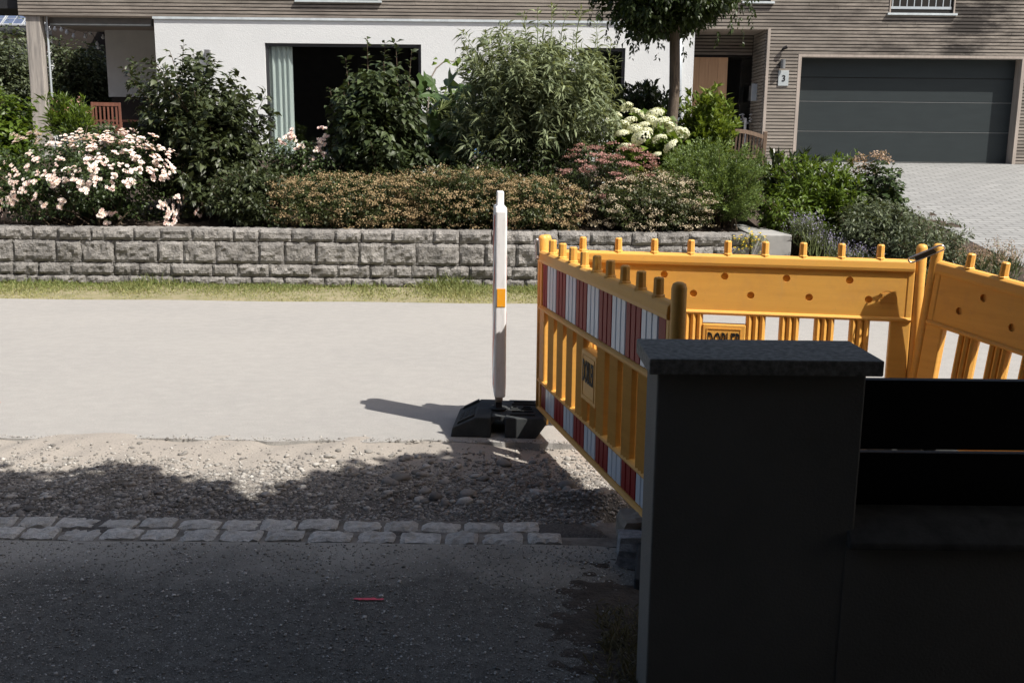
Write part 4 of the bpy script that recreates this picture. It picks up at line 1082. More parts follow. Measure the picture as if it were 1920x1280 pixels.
def shoots(r, base, c, rad, n, inner=.35, lump=.16, spread=.25, lowcut=-.8, boxy=2.8):
    d = r.normal(0, 1, (n*3, 3)); d = unit(d); d = d[d[:, 2] > lowcut][:n]; n = len(d)
    k = r.normal(0, 1, (4, 3)); ph = r.uniform(0, 6.28, 4)
    lu = 1 + lump*np.sin(d @ k.T*3 + ph).sum(1)/2
    q = r.uniform(inner**2, 1, n)**.5
    d = d/((np.abs(d)**boxy).sum(1)**(1/boxy))[:, None]
    tgt = c + d*rad*(q*lu)[:, None]
    p0 = base + np.stack([r.normal(0, rad[0]*spread, n), r.normal(0, rad[1]*spread, n), np.zeros(n)], -1)
    p1 = p0*.45 + tgt*.55; p1[:, 2] = np.maximum(p1[:, 2], p0[:, 2]) + .22*(tgt[:, 2]-p0[:, 2])
    return p0, p1, tgt
def foliage(r, sh, per, L, W, t0=.45, droop=.25, up=.5, twig=.08, curl=.3, lv=.25, fwd=.5, fold=.18):
    p0, p1, p2 = [np.repeat(x, per, 0) for x in sh]; n = len(p0)
    t = 1-(1-t0)*r.uniform(0, 1, n)**1.25
    pos = bez(p0, p1, p2, t); tg = unit(dbez(p0, p1, p2, t))
    v = unit(np.cross(tg, r.normal(0, 1, (n, 3))))
    ax = unit(v*.8 + tg*fwd + np.array([0, 0, -droop]))
    pos = pos + ax*(r.uniform(0, 1, n)*twig)[:, None]
    nr = unit(np.array([0, 0, 1.0]) + r.normal(0, up, (n, 3)))
    sz = np.clip(r.normal(1, lv, n), .45, 1.6)
    return leaf_geo(pos, ax, nr, L*sz, W*sz, curl, fold), t
def stems_obj(parent, sh, mat, r0=.009, r1=.003, cnt=60, name='stems', upto=1.0):
    b = B(); p0, p1, p2 = sh
    for i in range(min(cnt, len(p0))):
        ts = np.linspace(0, upto, 6)
        b.tube([bez(p0[i], p1[i], p2[i], np.array(t)) for t in ts], list(np.linspace(r0, r1, 6)), 4, cap=False)
    return b.obj(name, mat, parent)

LM = {}
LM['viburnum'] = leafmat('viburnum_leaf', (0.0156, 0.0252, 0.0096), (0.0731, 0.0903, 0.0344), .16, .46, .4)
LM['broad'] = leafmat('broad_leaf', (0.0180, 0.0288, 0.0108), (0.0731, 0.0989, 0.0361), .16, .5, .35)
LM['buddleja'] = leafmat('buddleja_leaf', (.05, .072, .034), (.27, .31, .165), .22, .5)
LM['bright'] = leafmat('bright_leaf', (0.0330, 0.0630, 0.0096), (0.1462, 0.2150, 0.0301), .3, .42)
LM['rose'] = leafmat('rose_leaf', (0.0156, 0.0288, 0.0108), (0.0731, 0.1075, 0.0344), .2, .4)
LM['spirea'] = leafmat('spirea_leaf', (.016, .024, .008), (.085, .105, .032), .2, .5)
LM['tan'] = leafmat('faded_blossom', (.17, .115, .06), (.43, .33, .19), .15, .85, .1)
LM['palebud'] = leafmat('pale_blossom', (.30, .24, .16), (.55, .48, .36), .2, .8, .1)
LM['pinkbl'] = leafmat('dusty_pink_blossom', (.22, .11, .09), (.46, .27, .245), .2, .8, .1)
LM['fine'] = leafmat('fine_leaf', (.040, .072, .018), (.19, .26, .075), .25, .5)
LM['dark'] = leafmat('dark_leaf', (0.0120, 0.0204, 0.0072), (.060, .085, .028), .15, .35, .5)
LM['robinia'] = leafmat('robinia_leaf', (0.0108, 0.0192, 0.0060), (.065, .095, .025), .22, .45)
LM['yellowgreen'] = leafmat('yellow_green_leaf', (.07, .12, .018), (0.1892, 0.2494, 0.0387), .3, .42)
LM['silver'] = leafmat('silvery_leaf', (0.0300, 0.0420, 0.0210), (0.1376, 0.1634, 0.0860), .2, .5)
LM['grass'] = leafmat('grass_blade', (.085, .13, .028), (.34, .32, .14), .3, .6)
LM['drygrass'] = leafmat('dry_grass_blade', (.06, .055, .03), (.20, .17, .10), .25, .7)
LM['rosepetal'] = leafmat('rose_petal', (.80, .60, .60), (.90, .85, .82), .25, .6, .2)
LM['cream'] = leafmat('cream_floret', (.44, .48, .28), (.74, .74, .58), .2, .7, .2)
LM['lavender'] = leafmat('lavender_floret', (.16, .15, .24), (.34, .31, .42), .2, .8, .1)
LM['marrow'] = leafmat('marrow_leaf', (.055, .095, .03), (.15, .215, .075), .2, .4, .45)
LM['wisp'] = leafmat('wispy_seed', (.22, .15, .10), (.44, .33, .25), .2, .8, .1)

def shrub(name, label, cat, box, Y, leaf, L, W, n, per, depth=None, group=None, seed=0, stem='twig', top_extra=0, **kw):
    """box: left, top, right, bottom of the crown in photo pixels; Y: distance of its middle"""
    r = np.random.default_rng(seed)
    x0, y0, x1, y1 = box; cx = (x0+x1)/2
    l, rr_, tp, bt = at(x0, (y0+y1)/2, Y)[0], at(x1, (y0+y1)/2, Y)[0], at(cx, y0, Y)[2], at(cx, y1, Y)[2]
    X = (l+rr_)/2; gz_ = float(terrain(X, Y)); bt = max(bt, gz_-.02)
    rx = (rr_-l)/2; ry = depth/2 if depth else rx*.8; rz = (tp-bt)/2
    c = np.array([X, Y, (tp+bt)/2]); base = np.array([X, Y, gz_-.02])
    t = thing(name, label, cat, tuple(base), group=group)
    sk = {k: kw.pop(k) for k in ('inner', 'lump', 'spread', 'lowcut', 'boxy') if k in kw}
    sh = shoots(r, base, c, np.array([rx, ry, rz]), n, **sk)
    G, tt = foliage(r, sh, per, L, W, **kw)
    G[..., 2] = np.maximum(G[..., 2], gz_+.005)
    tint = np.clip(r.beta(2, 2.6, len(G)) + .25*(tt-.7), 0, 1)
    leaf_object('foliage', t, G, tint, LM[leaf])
    stems_obj(t, sh, M[stem], cnt=70)
    return t, sh, c, np.array([rx, ry, rz]), r

def surface_pts(r, c, rad, n, front=True, up=-.2, j=.06, lump=0):
    d = unit(r.normal(0, 1, (n*4, 3))); d = d[d[:, 2] > up]
    d = d/((np.abs(d)**2.8).sum(1)**(1/2.8))[:, None]
    if front: d = d[(d[:, 1] < .35)]
    d = d[:n]; return c + d*rad*(1+r.normal(0, j, (len(d), 1))), d
def blossom_mass(name, parent, r, P, D, mat, nper, spread, size, flat=1.0, kind='stuff'):
    """clusters of tiny petals"""
    n = len(P)*nper; C_ = np.repeat(P, nper, 0); Dn = np.repeat(D, nper, 0)
    off = r.normal(0, 1, (n, 3))*spread*np.array([1, 1, flat])
    ax = unit(r.normal(0, 1, (n, 3))+Dn*.3); nr = unit(Dn*.6+np.array([0, 0, 1.0])+r.normal(0, .5, (n, 3)))
    sz = size*r.uniform(.6, 1.4, n)
    return leaf_object(name, parent, leaf_geo(C_+off, ax, nr, sz, sz*.9, .1, .1), np.clip(np.repeat(r.beta(2, 2, len(P)), nper)*.6+r.uniform(0, .4, n), 0, 1), mat, kind)

# --- far left bright shrub
shrub('leafy_shrub', 'bright green leafy shrub cut by the left edge', 'shrub', (-110, 150, 72, 445), 13.0, 'bright', .085, .052, 280, 38, seed=1, inner=.45, twig=.10)
# --- background trees beyond the terrace
def bg_tree(label, box, Y, leaf, seed, L=.10, n=160, per=34):
    t, sh, c, rad, r = shrub('garden_tree', label, 'tree', box, Y, leaf, L, L*.5, n, per, seed=seed, group='trees behind the terrace', inner=.4, twig=.18)
    b = B(); b.tube([t.location, (c[0], c[1], c[2]-rad[2]*.3)], [.09, .05], 8); b.obj('trunk', M['bark'], t)
bg_tree('grey-green tree behind the left terrace post', (-90, 48, 120, 270), 27, 'silver', 2, .12, 420, 40)
bg_tree('grey-green bushy tree between the terrace post and canvas screen', (85, 70, 222, 250), 26, 'silver', 3, .11, 340, 40)
bg_tree('dark tree rising behind the barn at the far left', (-190, 58, 60, 300), 33, 'dark', 4, .2, 300, 36)
# --- oleander in a pot
t, sh, c, rad, r = shrub('potted_oleander', 'oleander with narrow leaves in a grey pot beside the terrace post', 'potted plant', (86, 183, 180, 262), 19.3, 'bright', .15, .028, 90, 26, seed=5, inner=.3, droop=-.35, fwd=.9, stem='greenstem')
b = B(); bl_ = t.location; b.lathe([(.20, 0), (.26, .40), (.28, .42), (.24, .42)], 16, (bl_[0], bl_[1], bl_[2]+.03)); b.obj('pot', M['pot'], t)
P, D = surface_pts(r, c, rad*.9, 9, True, .3); blossom_mass('blossoms', t, r, P, D, M['pink'] if False else LM['pinkbl'], 5, .03, .05)

# --- roses: low spreading bush with clusters of small blossoms
def rose_cluster_meshes():
    out = []
    for q in range(6):
        r = np.random.default_rng(900+q); Vs = []; Ts = []
        for k in range(r.integers(5, 10)):
            c = r.normal(0, 1, 3)*np.array([.030, .030, .019]); tn = r.uniform(.1, 1)
            for ring, (m, rad, lift, sz) in enumerate(((6, .004, .25, .024), (5, .002, .8, .018), (3, .001, 1.6, .013))):
                a = np.arange(m)*2*math.pi/m + r.uniform(0, 1) + ring
                ax = np.stack([np.cos(a), np.sin(a), np.full(m, lift)], -1); nr = np.stack([-np.cos(a)*lift, -np.sin(a)*lift, np.ones(m)], -1)
                G = leaf_geo(c+unit(ax)*rad, ax, nr, np.full(m, sz), np.full(m, sz*1.15), -.2, .15)
                Vs.append(G.reshape(-1, 3)); Ts.append(np.full(m*5, np.clip(tn - .35*(ring == 2) + r.normal(0, .08), 0, 1)))
        V = np.concatenate(Vs); n = len(V)//5
        out.append(np_mesh('rose_cluster', V, (LF[None]+(np.arange(n)*5)[:, None, None]).reshape(-1, 3), LM['rosepetal'], tint=np.concatenate(Ts)))
    return out
RC = rose_cluster_meshes()
def roses(t, P, D, r, smin=.7, smax=1.25, loose=False):
    o0 = off_of(t)
    nz = fnoise(P[:, 0]*1.0, P[:, 2]*1.0, 77, ((.9, 1), (2.2, .8)))
    for p, d, q_ in zip(P, D, nz):
        if loose and q_ < -.42: continue
        o = link_mesh('rose_cluster', RC[r.integers(len(RC))], t)
        o.location = tuple(p-o0); q = Vector(d+np.array([0, -.2, .7])).to_track_quat('Z', 'Y'); o.rotation_mode = 'QUATERNION'; o.rotation_quaternion = q @ Quaternion((0, 0, 1), r.uniform(0, 6.28))
        s = r.uniform(smin, smax); o.scale = (s, s, s)
t, sh, c, rad, r = shrub('rose_bush', 'spreading rose bush covered in pale pink blossoms at the left of the stone wall', 'rose bush', (-25, 258, 345, 458), 12.2, 'rose', .05, .03, 260, 46, depth=1.5, seed=6, inner=.5, lump=.26, lowcut=-.9, twig=.06)
P, D = surface_pts(r, c, rad*1.0, 380, True, -.85, .10); roses(t, P, D, r, .45, 1.1, True)
t, sh, c, rad, r = shrub('rose_bush', 'taller rose bush with pink blossoms in front of the terrace box', 'rose bush', (75, 232, 285, 330), 13.5, 'rose', .05, .03, 120, 36, depth=1.0, seed=66, inner=.4, lump=.2, twig=.06)
P, D = surface_pts(r, c, rad*1.0, 80, True, -.3, .12); roses(t, P, D, r, .45, 1.1, True)
# --- tall dark viburnum-like shrub
t, sh, c, rad, r = shrub('tall_shrub', 'tall dark shrub with pointed leaves in front of the white wall, left of the window', 'shrub', (255, 98, 515, 456), 12.75, 'viburnum', .094, .050, 400, 40, depth=1.5, seed=7, inner=.3, lump=.2, droop=.1, twig=.05, curl=.5)
def spike(t, sh_list, leaf, L, W, per, seed, mat='twig'):
    r = np.random.default_rng(seed)
    p0 = np.array([s[0] for s in sh_list]); p2 = np.array([s[1] for s in sh_list]); p1 = (p0+p2)/2 + r.normal(0, .05, p0.shape)
    G, tt = foliage(r, (p0, p1, p2), per, L, W, t0=.15, droop=0.0, twig=.02, curl=.4)
    leaf_object('shoots', t, G, np.clip(r.beta(2, 2, len(G))+.1, 0, 1), LM[leaf], 'stuff'); stems_obj(t, (p0, p1, p2), M[mat], .008, .003, name='shoot_stems')
spike(t, [(at(320, 250, 13.5), at(232, 128, 13.5)), (at(330, 220, 13.5), at(296, 122, 13.5)), (at(340, 180, 13.5), at(318, 95, 13.5)), (at(345, 180, 13.5), at(345, 82, 13.5)), (at(380, 200, 13.5), at(405, 112, 13.4)),
          (at(400, 220, 13.5), at(432, 137, 13.4)), (at(430, 260, 13.5), at(478, 185, 13.5)), (at(300, 230, 13.5), at(262, 158, 13.5)), (at(360, 160, 13.5), at(372, 110, 13.4)), (at(440, 300, 13.5), at(512, 236, 13.5))], 'viburnum', .09, .045, 22, 70)
shrub('low_shrub', 'low dark green shrub spilling over the wall right of the pink roses', 'shrub', (400, 310, 560, 457), 12.1, 'viburnum', .055, .03, 260, 44, depth=1.1, seed=8, inner=.5)
t, sh, c, rad, r = shrub('rose_bush', 'small rose bush with pink blossoms below the curtained window', 'rose bush', (490, 262, 650, 365), 13.1, 'rose', .05, .028, 150, 36, depth=.9, seed=9, inner=.4)
P = np.array([at(x, y, 12.9) for x, y in ((535, 258), (545, 250), (552, 262), (528, 268), (606, 240), (600, 262), (612, 255), (598, 280), (608, 290), (575, 310), (585, 300), (603, 272), (560, 275))]); roses(t, P, np.tile([0, -1, .3], (len(P), 1)), r, .8, 1.2)
# --- second broad shrub in front of the window
t, sh, c, rad, r = shrub('tall_shrub', 'tall dark broad-leaved shrub in front of the big window', 'shrub', (612, 88, 808, 380), 13.1, 'broad', .10, .060, 300, 38, depth=1.3, seed=10, inner=.3, lump=.15, droop=.55, twig=.05, curl=.35, up=.7)
spike(t, [(at(690, 160, 13.6), at(688, 68, 13.6)), (at(720, 160, 13.6), at(722, 80, 13.6)), (at(745, 170, 13.6), at(742, 80, 13.6)), (at(765, 200, 13.6), at(772, 95, 13.6)), (at(660, 200, 13.6), at(648, 110, 13.6)), (at(650, 250, 13.6), at(618, 165, 13.6))], 'broad', .09, .05, 20, 71)
# --- marrow plant, every large leaf a part
def lobed_leaf(R, lobes, depth, r):
    n = lobes*4; a = np.linspace(-2.6, 2.6, n); rad = R*(1-.35*np.abs(a)/2.6*.6)*(1-depth*(.5+.5*np.cos(a*lobes*1.25+math.pi)))
    V = [(0, 0, 0)] + [(rr*math.sin(x), rr*math.cos(x)+R*.15, -.10*R*(rr/R)**2*1.6 + .05*R*math.sin(x*lobes)) for rr, x in zip(rad, a)]
    return make_mesh('leaf', V, [(0, i+1, i) for i in range(1, n)], LM['marrow'])
mr = np.random.default_rng(44)
LL = [lobed_leaf(.21, 5, .45, mr), lobed_leaf(.19, 7, .35, mr), lobed_leaf(.24, 5, .55, mr)]
mb = at(830, 215, 14.0); t = thing('marrow_plant', 'marrow plant with large deeply lobed leaves between two tall shrubs', 'vegetable plant', (mb[0], 14.0, float(terrain(mb[0], 14.0))))
hub = at(825, 208, 14.0)
b = B()
for i, (x, y) in enumerate([(800, 165), (815, 158), (840, 162), (862, 170), (875, 185), (880, 205), (790, 205), (800, 180), (868, 232), (885, 245), (850, 250), (875, 268), (830, 262), (810, 240), (795, 255), (838, 280), (860, 285), (845, 190), (810, 200), (890, 262), (822, 175), (852, 178), (782, 232), (870, 215), (805, 222), (845, 225), (862, 205), (888, 228), (835, 240), (815, 268), (850, 270), (870, 255), (795, 238), (880, 172)]):
    p = at(x, y, 14.0+mr.uniform(-.35, .25)); o = link_mesh('leaf', LL[i % 3], t); o.location = tuple(p-off_of(t))
    d = Vector((p[0]-hub[0]+mr.normal(0, .16), -.35+mr.normal(0, .25), p[2]-hub[2]-.12+mr.normal(0, .12))).normalized()
    z_ = Vector((mr.normal(0, .3), -.75, .6)); x_ = d.cross(z_).normalized(); z_ = x_.cross(d)
    o.rotation_mode = 'QUATERNION'; o.rotation_quaternion = Matrix((x_, d, z_)).transposed().to_quaternion(); s = mr.uniform(.75, 1.15); o.scale = (s, s, s)
    b.tube([hub, (hub+p)/2+np.array([0, 0, .05]), p], [.012, .010, .006], 5)
b.tube([(mb[0], 14.0, float(terrain(mb[0], 14))), hub], [.03, .02], 6); b.obj('stalks', M['greenstem'], t)
shrub('leafy_shrub', 'pale leafy growth behind the marrow plant', 'shrub', (785, 150, 900, 320), 14.5, 'marrow', .12, .085, 110, 16, depth=.8, seed=43, inner=.3)
t = thing('bent_cane', 'bent pale cane with a climbing shoot above the marrow plant', 'cane', tuple(at(806, 160, 14.1)))
b = B(); q0 = at(806, 150, 14.1); b.tube([(q0[0]-.12, 14.1, float(terrain(q0[0], 14.1))), q0, at(818, 128, 14.1), at(836, 113, 14.1), at(860, 118, 14.1)], [.014, .013, .012, .010, .006], 6); b.obj('rod', M['trim'], t)
r = np.random.default_rng(3); ps = [at(x, y, 14.05) for x, y in ((812, 112), (820, 118), (842, 112), (852, 116), (862, 108), (868, 120), (846, 122), (835, 115), (872, 130), (858, 126), (880, 112), (875, 140))]
G = leaf_geo(np.array(ps), unit(r.normal(0, 1, (len(ps), 3))), np.tile([0, -.7, .7], (len(ps), 1)), np.full(len(ps), .1), np.full(len(ps), .075)); leaf_object('leaves', t, G, r.uniform(.3, 1, len(ps)), LM['bright'])
# --- buddleja
t, sh, c, rad, r = shrub('buddleja', 'large grey-green butterfly bush with narrow drooping leaves, the tallest shrub', 'shrub', (848, 38, 1152, 355), 13.3, 'buddleja', .125, .026, 560, 54, depth=1.9, seed=11, inner=.35, lump=.14, droop=.0, twig=.02, curl=.75, fwd=.6, stem='greenstem', lowcut=-.5)
spike(t, [(at(x, y+95, 13.2), at(x+dx, y, 13.2+dy)) for x, y, dx, dy in ((930, 60, -18, .1), (960, 40, -8, 0), (985, 25, -4, .2), (1005, 20, 3, -.2), (1030, 12, 4, .1), (1055, 25, 8, 0), (1080, 18, 10, .2), (1105, 45, 14, -.1), (900, 95, -25, 0), (1130, 75, 16, 0), (1020, 50, 0, -.4), (970, 70, -12, -.4), (1070, 60, 6, -.4), (890, 130, -22, .1), (1140, 110, 14, .1), (945, 50, -6, .3), (1115, 60, 6, .3))], 'buddleja', .11, .021, 34, 72, 'greenstem')
# --- spirea hedge with faded brown flower heads
def spirea(label, box, Y, seed, flower='tan', nP=900, depth=1.0, leafn=(300, 52), fsize=.016):
    t, sh, c, rad, r = shrub('spirea', label, 'shrub', box, Y, 'spirea', .036, .018, int(leafn[0]*1.25), leafn[1], depth=depth, seed=seed, group='low spirea along the wall', inner=.6, lump=.2, lowcut=-.9, twig=.05)
    P, D = surface_pts(r, c, rad*1.0, int(nP*.42), True, -.75, .09); P[:, 2] = np.maximum(P[:, 2], terrain(P[:, 0], P[:, 1])+.03)
    blossom_mass('flower_heads', t, r, P, D, LM[flower], 22, .028, fsize*1.05, .4)
    return t
spirea('low spirea with faded brown flower heads, long mound left of the white beacon', (515, 330, 800, 455), 12.05, 12, nP=1100, leafn=(330, 60))
spirea('low spirea with faded brown flower heads directly behind the white beacon', (740, 318, 985, 455), 12.1, 13, nP=950, leafn=(300, 60))
spirea('small dark spirea mound right of the white beacon', (925, 335, 1090, 455), 12.0, 14, nP=520, leafn=(210, 56))
spirea('pale-flowered spirea mound at the right part of the wall', (1105, 330, 1325, 458), 12.0, 15, 'palebud', 520, leafn=(260, 56))
b_ = spirea('browning spirea between the pale spirea and the pink flowers', (1130, 322, 1280, 430), 12.6, 16, 'tan', 420, leafn=(150, 50))
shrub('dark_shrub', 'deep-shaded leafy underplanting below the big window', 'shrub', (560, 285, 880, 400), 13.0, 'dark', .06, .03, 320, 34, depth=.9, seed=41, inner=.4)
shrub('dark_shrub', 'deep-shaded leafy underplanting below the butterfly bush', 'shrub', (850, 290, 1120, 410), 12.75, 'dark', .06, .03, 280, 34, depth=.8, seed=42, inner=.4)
# --- dusty pink spirea
t, sh, c, rad, r = shrub('pink_spirea', 'spirea with flat dusty pink flower heads below the white hydrangea', 'shrub', (1050, 275, 1225, 450), 12.4, 'dark', .05, .02, 150, 40, depth=.9, seed=17, inner=.5)
P, D = surface_pts(r, c, rad*1.02, 75, True, -.6, .06); blossom_mass('flower_heads', t, r, P, D, LM['pinkbl'], 60, .035, .020, .22)
# --- hydrangea with big white heads, each a part
t, sh, c, rad, r = shrub('hydrangea', 'hydrangea with large creamy white flower heads beside the tree trunk', 'hydrangea', (1130, 215, 1290, 350), 13.3, 'bright', .13, .09, 110, 18, depth=1.1, seed=18, inner=.4, droop=.3)
HM = []
for q in range(4):
    rr = np.random.default_rng(70+q); d = unit(rr.normal(0, 1, (900, 3))); d = d[d[:, 2] > -.15][:330]
    P = d*np.array([.105, .105, .055])*(1+rr.normal(0, .06, (len(d), 1)))
    G = leaf_geo(P, unit(np.cross(d, rr.normal(0, 1, d.shape))), d, np.full(len(d), .026), np.full(len(d), .024), .05, .05)
    n = len(G); HM.append(np_mesh('flower_head', G.reshape(-1, 3), (LF[None]+(np.arange(n)*5)[:, None, None]).reshape(-1, 3), LM['cream'], tint=np.repeat(np.clip(rr.normal(.6, .25, n), 0, 1), 5)))
for i, (x, y, s, dy) in enumerate([(1175, 202, .9, .4), (1150, 218, 1.1, .3), (1195, 215, 1.1, .3), (1228, 213, 1.2, .3), (1165, 238, 1.1, 0), (1180, 228, 1.0, .1), (1190, 242, 1.0, -.1), (1207, 235, .8, 0), (1215, 245, .7, -.1), (1222, 225, 1.0, .1), (1240, 232, 1.25, 0), (1250, 240, 1.1, 0), (1165, 252, 1.0, -.2),
                              (1203, 258, 1.5, -.3), (1237, 262, 1.0, -.2), (1276, 250, 1.2, -.1), (1258, 275, 1.1, -.3), (1174, 277, 1.0, -.3), (1262, 250, .8, -.1), (1140, 235, .9, .1), (1232, 290, .6, -.3)]):
    p = at(x, y, 13.0+dy); o = link_mesh('flower_head', HM[i % 4], t); o.location = tuple(p-off_of(t)); s *= .92; o.scale = (s, s, s); o.rotation_euler = (r.normal(.45, .2), r.normal(0, .25), r.uniform(0, 6))
# --- shrubs behind
shrub('dark_shrub', 'dark upright shrub behind the hydrangea, against the white wall', 'shrub', (1135, 142, 1280, 320), 15.0, 'dark', .09, .032, 240, 40, seed=19, inner=.35, droop=-.3, fwd=.9, twig=.04)
shrub('light_shrub', 'yellow-green shrub in front of the wooden front door', 'shrub', (1262, 165, 1385, 340), 14.6, 'yellowgreen', .095, .036, 200, 40, seed=20, inner=.35, droop=-.25, fwd=.9, twig=.04)
# --- fine-leaved round shrub
shrub('round_shrub', 'round fine-leaved green shrub at the right end of the stone wall', 'shrub', (1238, 262, 1442, 448), 12.4, 'fine', .034, .014, 520, 90, depth=1.4, seed=21, inner=.55, lump=.08, droop=-.4, fwd=1.0, twig=.05, lowcut=-.8)
# --- planting right of the wall
shrub('spiky_shrub', 'dark shrub with upright glossy leaves below the bench', 'shrub', (1390, 280, 1550, 420), 13.9, 'dark', .13, .035, 110, 26, seed=22, droop=-.6, fwd=1.2, twig=.02, inner=.4)
shrub('upright_shrub', 'bright green shrub with upright leafy shoots in front of the garage', 'shrub', (1440, 290, 1625, 470), 12.7, 'bright', .078, .026, 280, 42, seed=23, droop=-.15, fwd=.6, twig=.02, inner=.4)
t, sh, c, rad, r = shrub('faded_hydrangea', 'hydrangea with browned flower heads at the edge of the driveway', 'hydrangea', (1580, 300, 1695, 460), 12.8, 'rose', .085, .05, 130, 30, seed=24, inner=.4)
P = np.array([at(x, y, 12.9) for x, y in ((1600, 303), (1612, 297), (1640, 293), (1650, 291), (1622, 310), (1635, 318), (1660, 300), (1608, 322))]); blossom_mass('flower_heads', t, r, P, np.tile([0, -.5, 1.], (len(P), 1)), LM['wisp'], 60, .045, .03, .6)
shrub('low_shrub', 'low leafy plants along the driveway corner behind the barrier', 'shrub', (1560, 370, 1735, 485), 11.9, 'silver', .055, .022, 220, 40, seed=25, inner=.5, depth=1.0)
shrub('low_shrub', 'leafy green clump between the concrete kerb and the lavender', 'shrub', (1420, 360, 1530, 450), 12.4, 'bright', .06, .025, 80, 30, seed=26, inner=.5, depth=.9)
def wisps(name, label, box, Y, seed, n, mat_blade, mat_seed, H, nper=26, ssz=.02, cat='wild plant'):
    r = np.random.default_rng(seed); x0, y0, x1, y1 = box
    a, b2 = at(x0, y1, Y), at(x1, y1, Y); X = r.uniform(a[0], b2[0], n); YY = Y + r.normal(0, .25, n); Z = terrain(X, YY)
    t = thing(name, label, cat, (float(X.mean()), Y, float(Z.mean())))
    top = np.stack([X+r.normal(0, .10, n), YY+r.normal(0, .08, n), Z+H*r.uniform(.6, 1.05, n)], -1); p0 = np.stack([X, YY, Z-.01], -1); p1 = (p0+top)/2+r.normal(0, .03, (n, 3))
    b = B()
    for i in range(n): b.tube([p0[i], p1[i], top[i]], [.004, .003, .002], 3, cap=False)
    b.obj('stalks', M['greenstem'], t)
    G, tt = foliage(r, (p0, p1, top), 14, .07, .010, t0=.95, droop=-.4, fwd=1.2, twig=.05); 
    G2, _ = foliage(r, (p0, (p0*2+top)/3, (p0+top)/2), 26, .08, .011, t0=.9, droop=-.5, fwd=1.2, twig=.10); leaf_object('blades', t, G2, r.uniform(0, 1, len(G2)), mat_blade)
    tt = r.uniform(.72, 1.03, (n, nper)).reshape(-1); pp = bez(np.repeat(p0, nper, 0), np.repeat(p1, nper, 0), np.repeat(top, nper, 0), tt) + r.normal(0, .022, (n*nper, 3))
    G3 = leaf_geo(pp, unit(r.normal(0, 1, pp.shape)), unit(r.normal(0, 1, pp.shape)+[0, -.5, .5]), np.full(len(pp), ssz), np.full(len(pp), ssz*.7)); leaf_object('seed_heads', t, G3, r.uniform(0, 1, len(G3)), mat_seed)
wisps('lavender', 'lavender with grey-violet spikes in front of the driveway planting', (1500, 390, 1660, 458), 11.5, 31, 120, LM['silver'], LM['lavender'], .42, 20, .018, 'lavender')
wisps('wild_herb', 'wispy dry seed heads beside the driveway, behind the right barrier corner', (1680, 400, 1800, 470), 11.3, 32, 70, LM['silver'], LM['wisp'], .50, 24, .016)
wisps('wild_herb', 'wispy pinkish seed heads at the far right above the shaded barrier', (1825, 425, 1905, 505), 11.0, 33, 50, LM['silver'], LM['wisp'], .52, 34, .018)
shrub('low_shrub', 'grey-green ground cover along the driveway edge at the right', 'shrub', (1660, 400, 1800, 500), 11.3, 'silver', .05, .016, 200, 34, seed=27, inner=.5, depth=1.2)
shrub('low_shrub', 'dark leafy filler between the upright shrub and the faded hydrangea', 'shrub', (1530, 350, 1680, 470), 13.4, 'rose', .06, .03, 160, 36, seed=28, inner=.5, depth=1.2)
wisps('wild_herb', 'low wispy grass tuft between lavender and barrier post', (1590, 430, 1760, 480), 10.9, 34, 90, LM['grass'], LM['wisp'], .34, 8, .014)
wisps('wild_herb', 'sparse weedy stalks above the shaded barrier panel', (1770, 450, 1880, 500), 10.8, 35, 70, LM['silver'], LM['wisp'], .34, 12, .014)
# yellow stonecrop hanging over the end of the wall
t = thing('stonecrop', 'small yellow-flowering stonecrop growing on the end of the stone wall', 'wild plant', tuple(at(1410, 445, WALLY-.03)))
r = np.random.default_rng(8); P = np.array([at(x, y, WALLY-.04) for x, y in zip(r.normal(1412, 15, 45), r.normal(448, 10, 45))])
M['yellowfl'] = leafmat('yellow_petal', (.62, .42, .03), (.80, .62, .06), .2, .7, .2)
blossom_mass('blossoms', t, r, P, np.tile([0, -1, .5], (len(P), 1)), M['yellowfl'], 4, .008, .016)
G, _ = foliage(r, (P-[0, -.03, .08], P-[0, 0, .03], P), 6, .03, .01, t0=.1, twig=.02); leaf_object('foliage', t, G, r.uniform(0, 1, len(G)), LM['fine'])

# ------------------------------------------------------------------ grass
def grass(name, label, X, Y, Z, H, mat, seed, w=.004, lean=.35, tint=None):
    r = np.random.default_rng(seed); n = len(X); p = np.stack([X, Y, Z], -1)
    ax = unit(np.stack([r.normal(0, lean, n), r.normal(0, lean, n), np.ones(n)], -1)); nr = unit(np.stack([r.normal(0, 1, n), r.normal(0, 1, n)-.4, np.full(n, .25)], -1))
    o = leaf_object(name, None, leaf_geo(p, ax, nr, H, np.full(n, w*2), .5, .1), r.uniform(0, 1, n) if tint is None else tint, mat, 'stuff'); o['label'] = label; return o
r = np.random.default_rng(55); n = 42000
X = r.uniform(-6.8, 4.2, n); Yg = 10.31 + 1.07*r.uniform(0, 1, n)**.85; k = (Yg-10.3)/1.1
keep = r.uniform(0, 1, n) < np.clip(.30+.6*k+.5*fnoise(X, Yg, 6, ((.35, 1), (1.2, .8))), .04, 1); X, Yg, k = X[keep], Yg[keep], k[keep]
tall = np.exp(np.clip(fnoise(X, Yg*0, 16, ((.25, 1), (.9, .7)))*.5, -.6, .9))
H = (.016+.060*k**1.8*tall**1.6)*r.uniform(.5, 1.4, len(X)); lush = np.clip(.95-.85*k+r.normal(0, .22, len(X)), 0, 1)
o = grass('verge_grass', 'sunny strip of dry grass below the stone wall', X, Yg, -.012+.018*sstep(10.3, 11.4, Yg), H, LM['grass'], 1, .0045, .55, lush); o['category'] = 'grass'
n = 8000; X = r.uniform(.18, .78, n); Yg = r.uniform(2.3, 3.35, n)
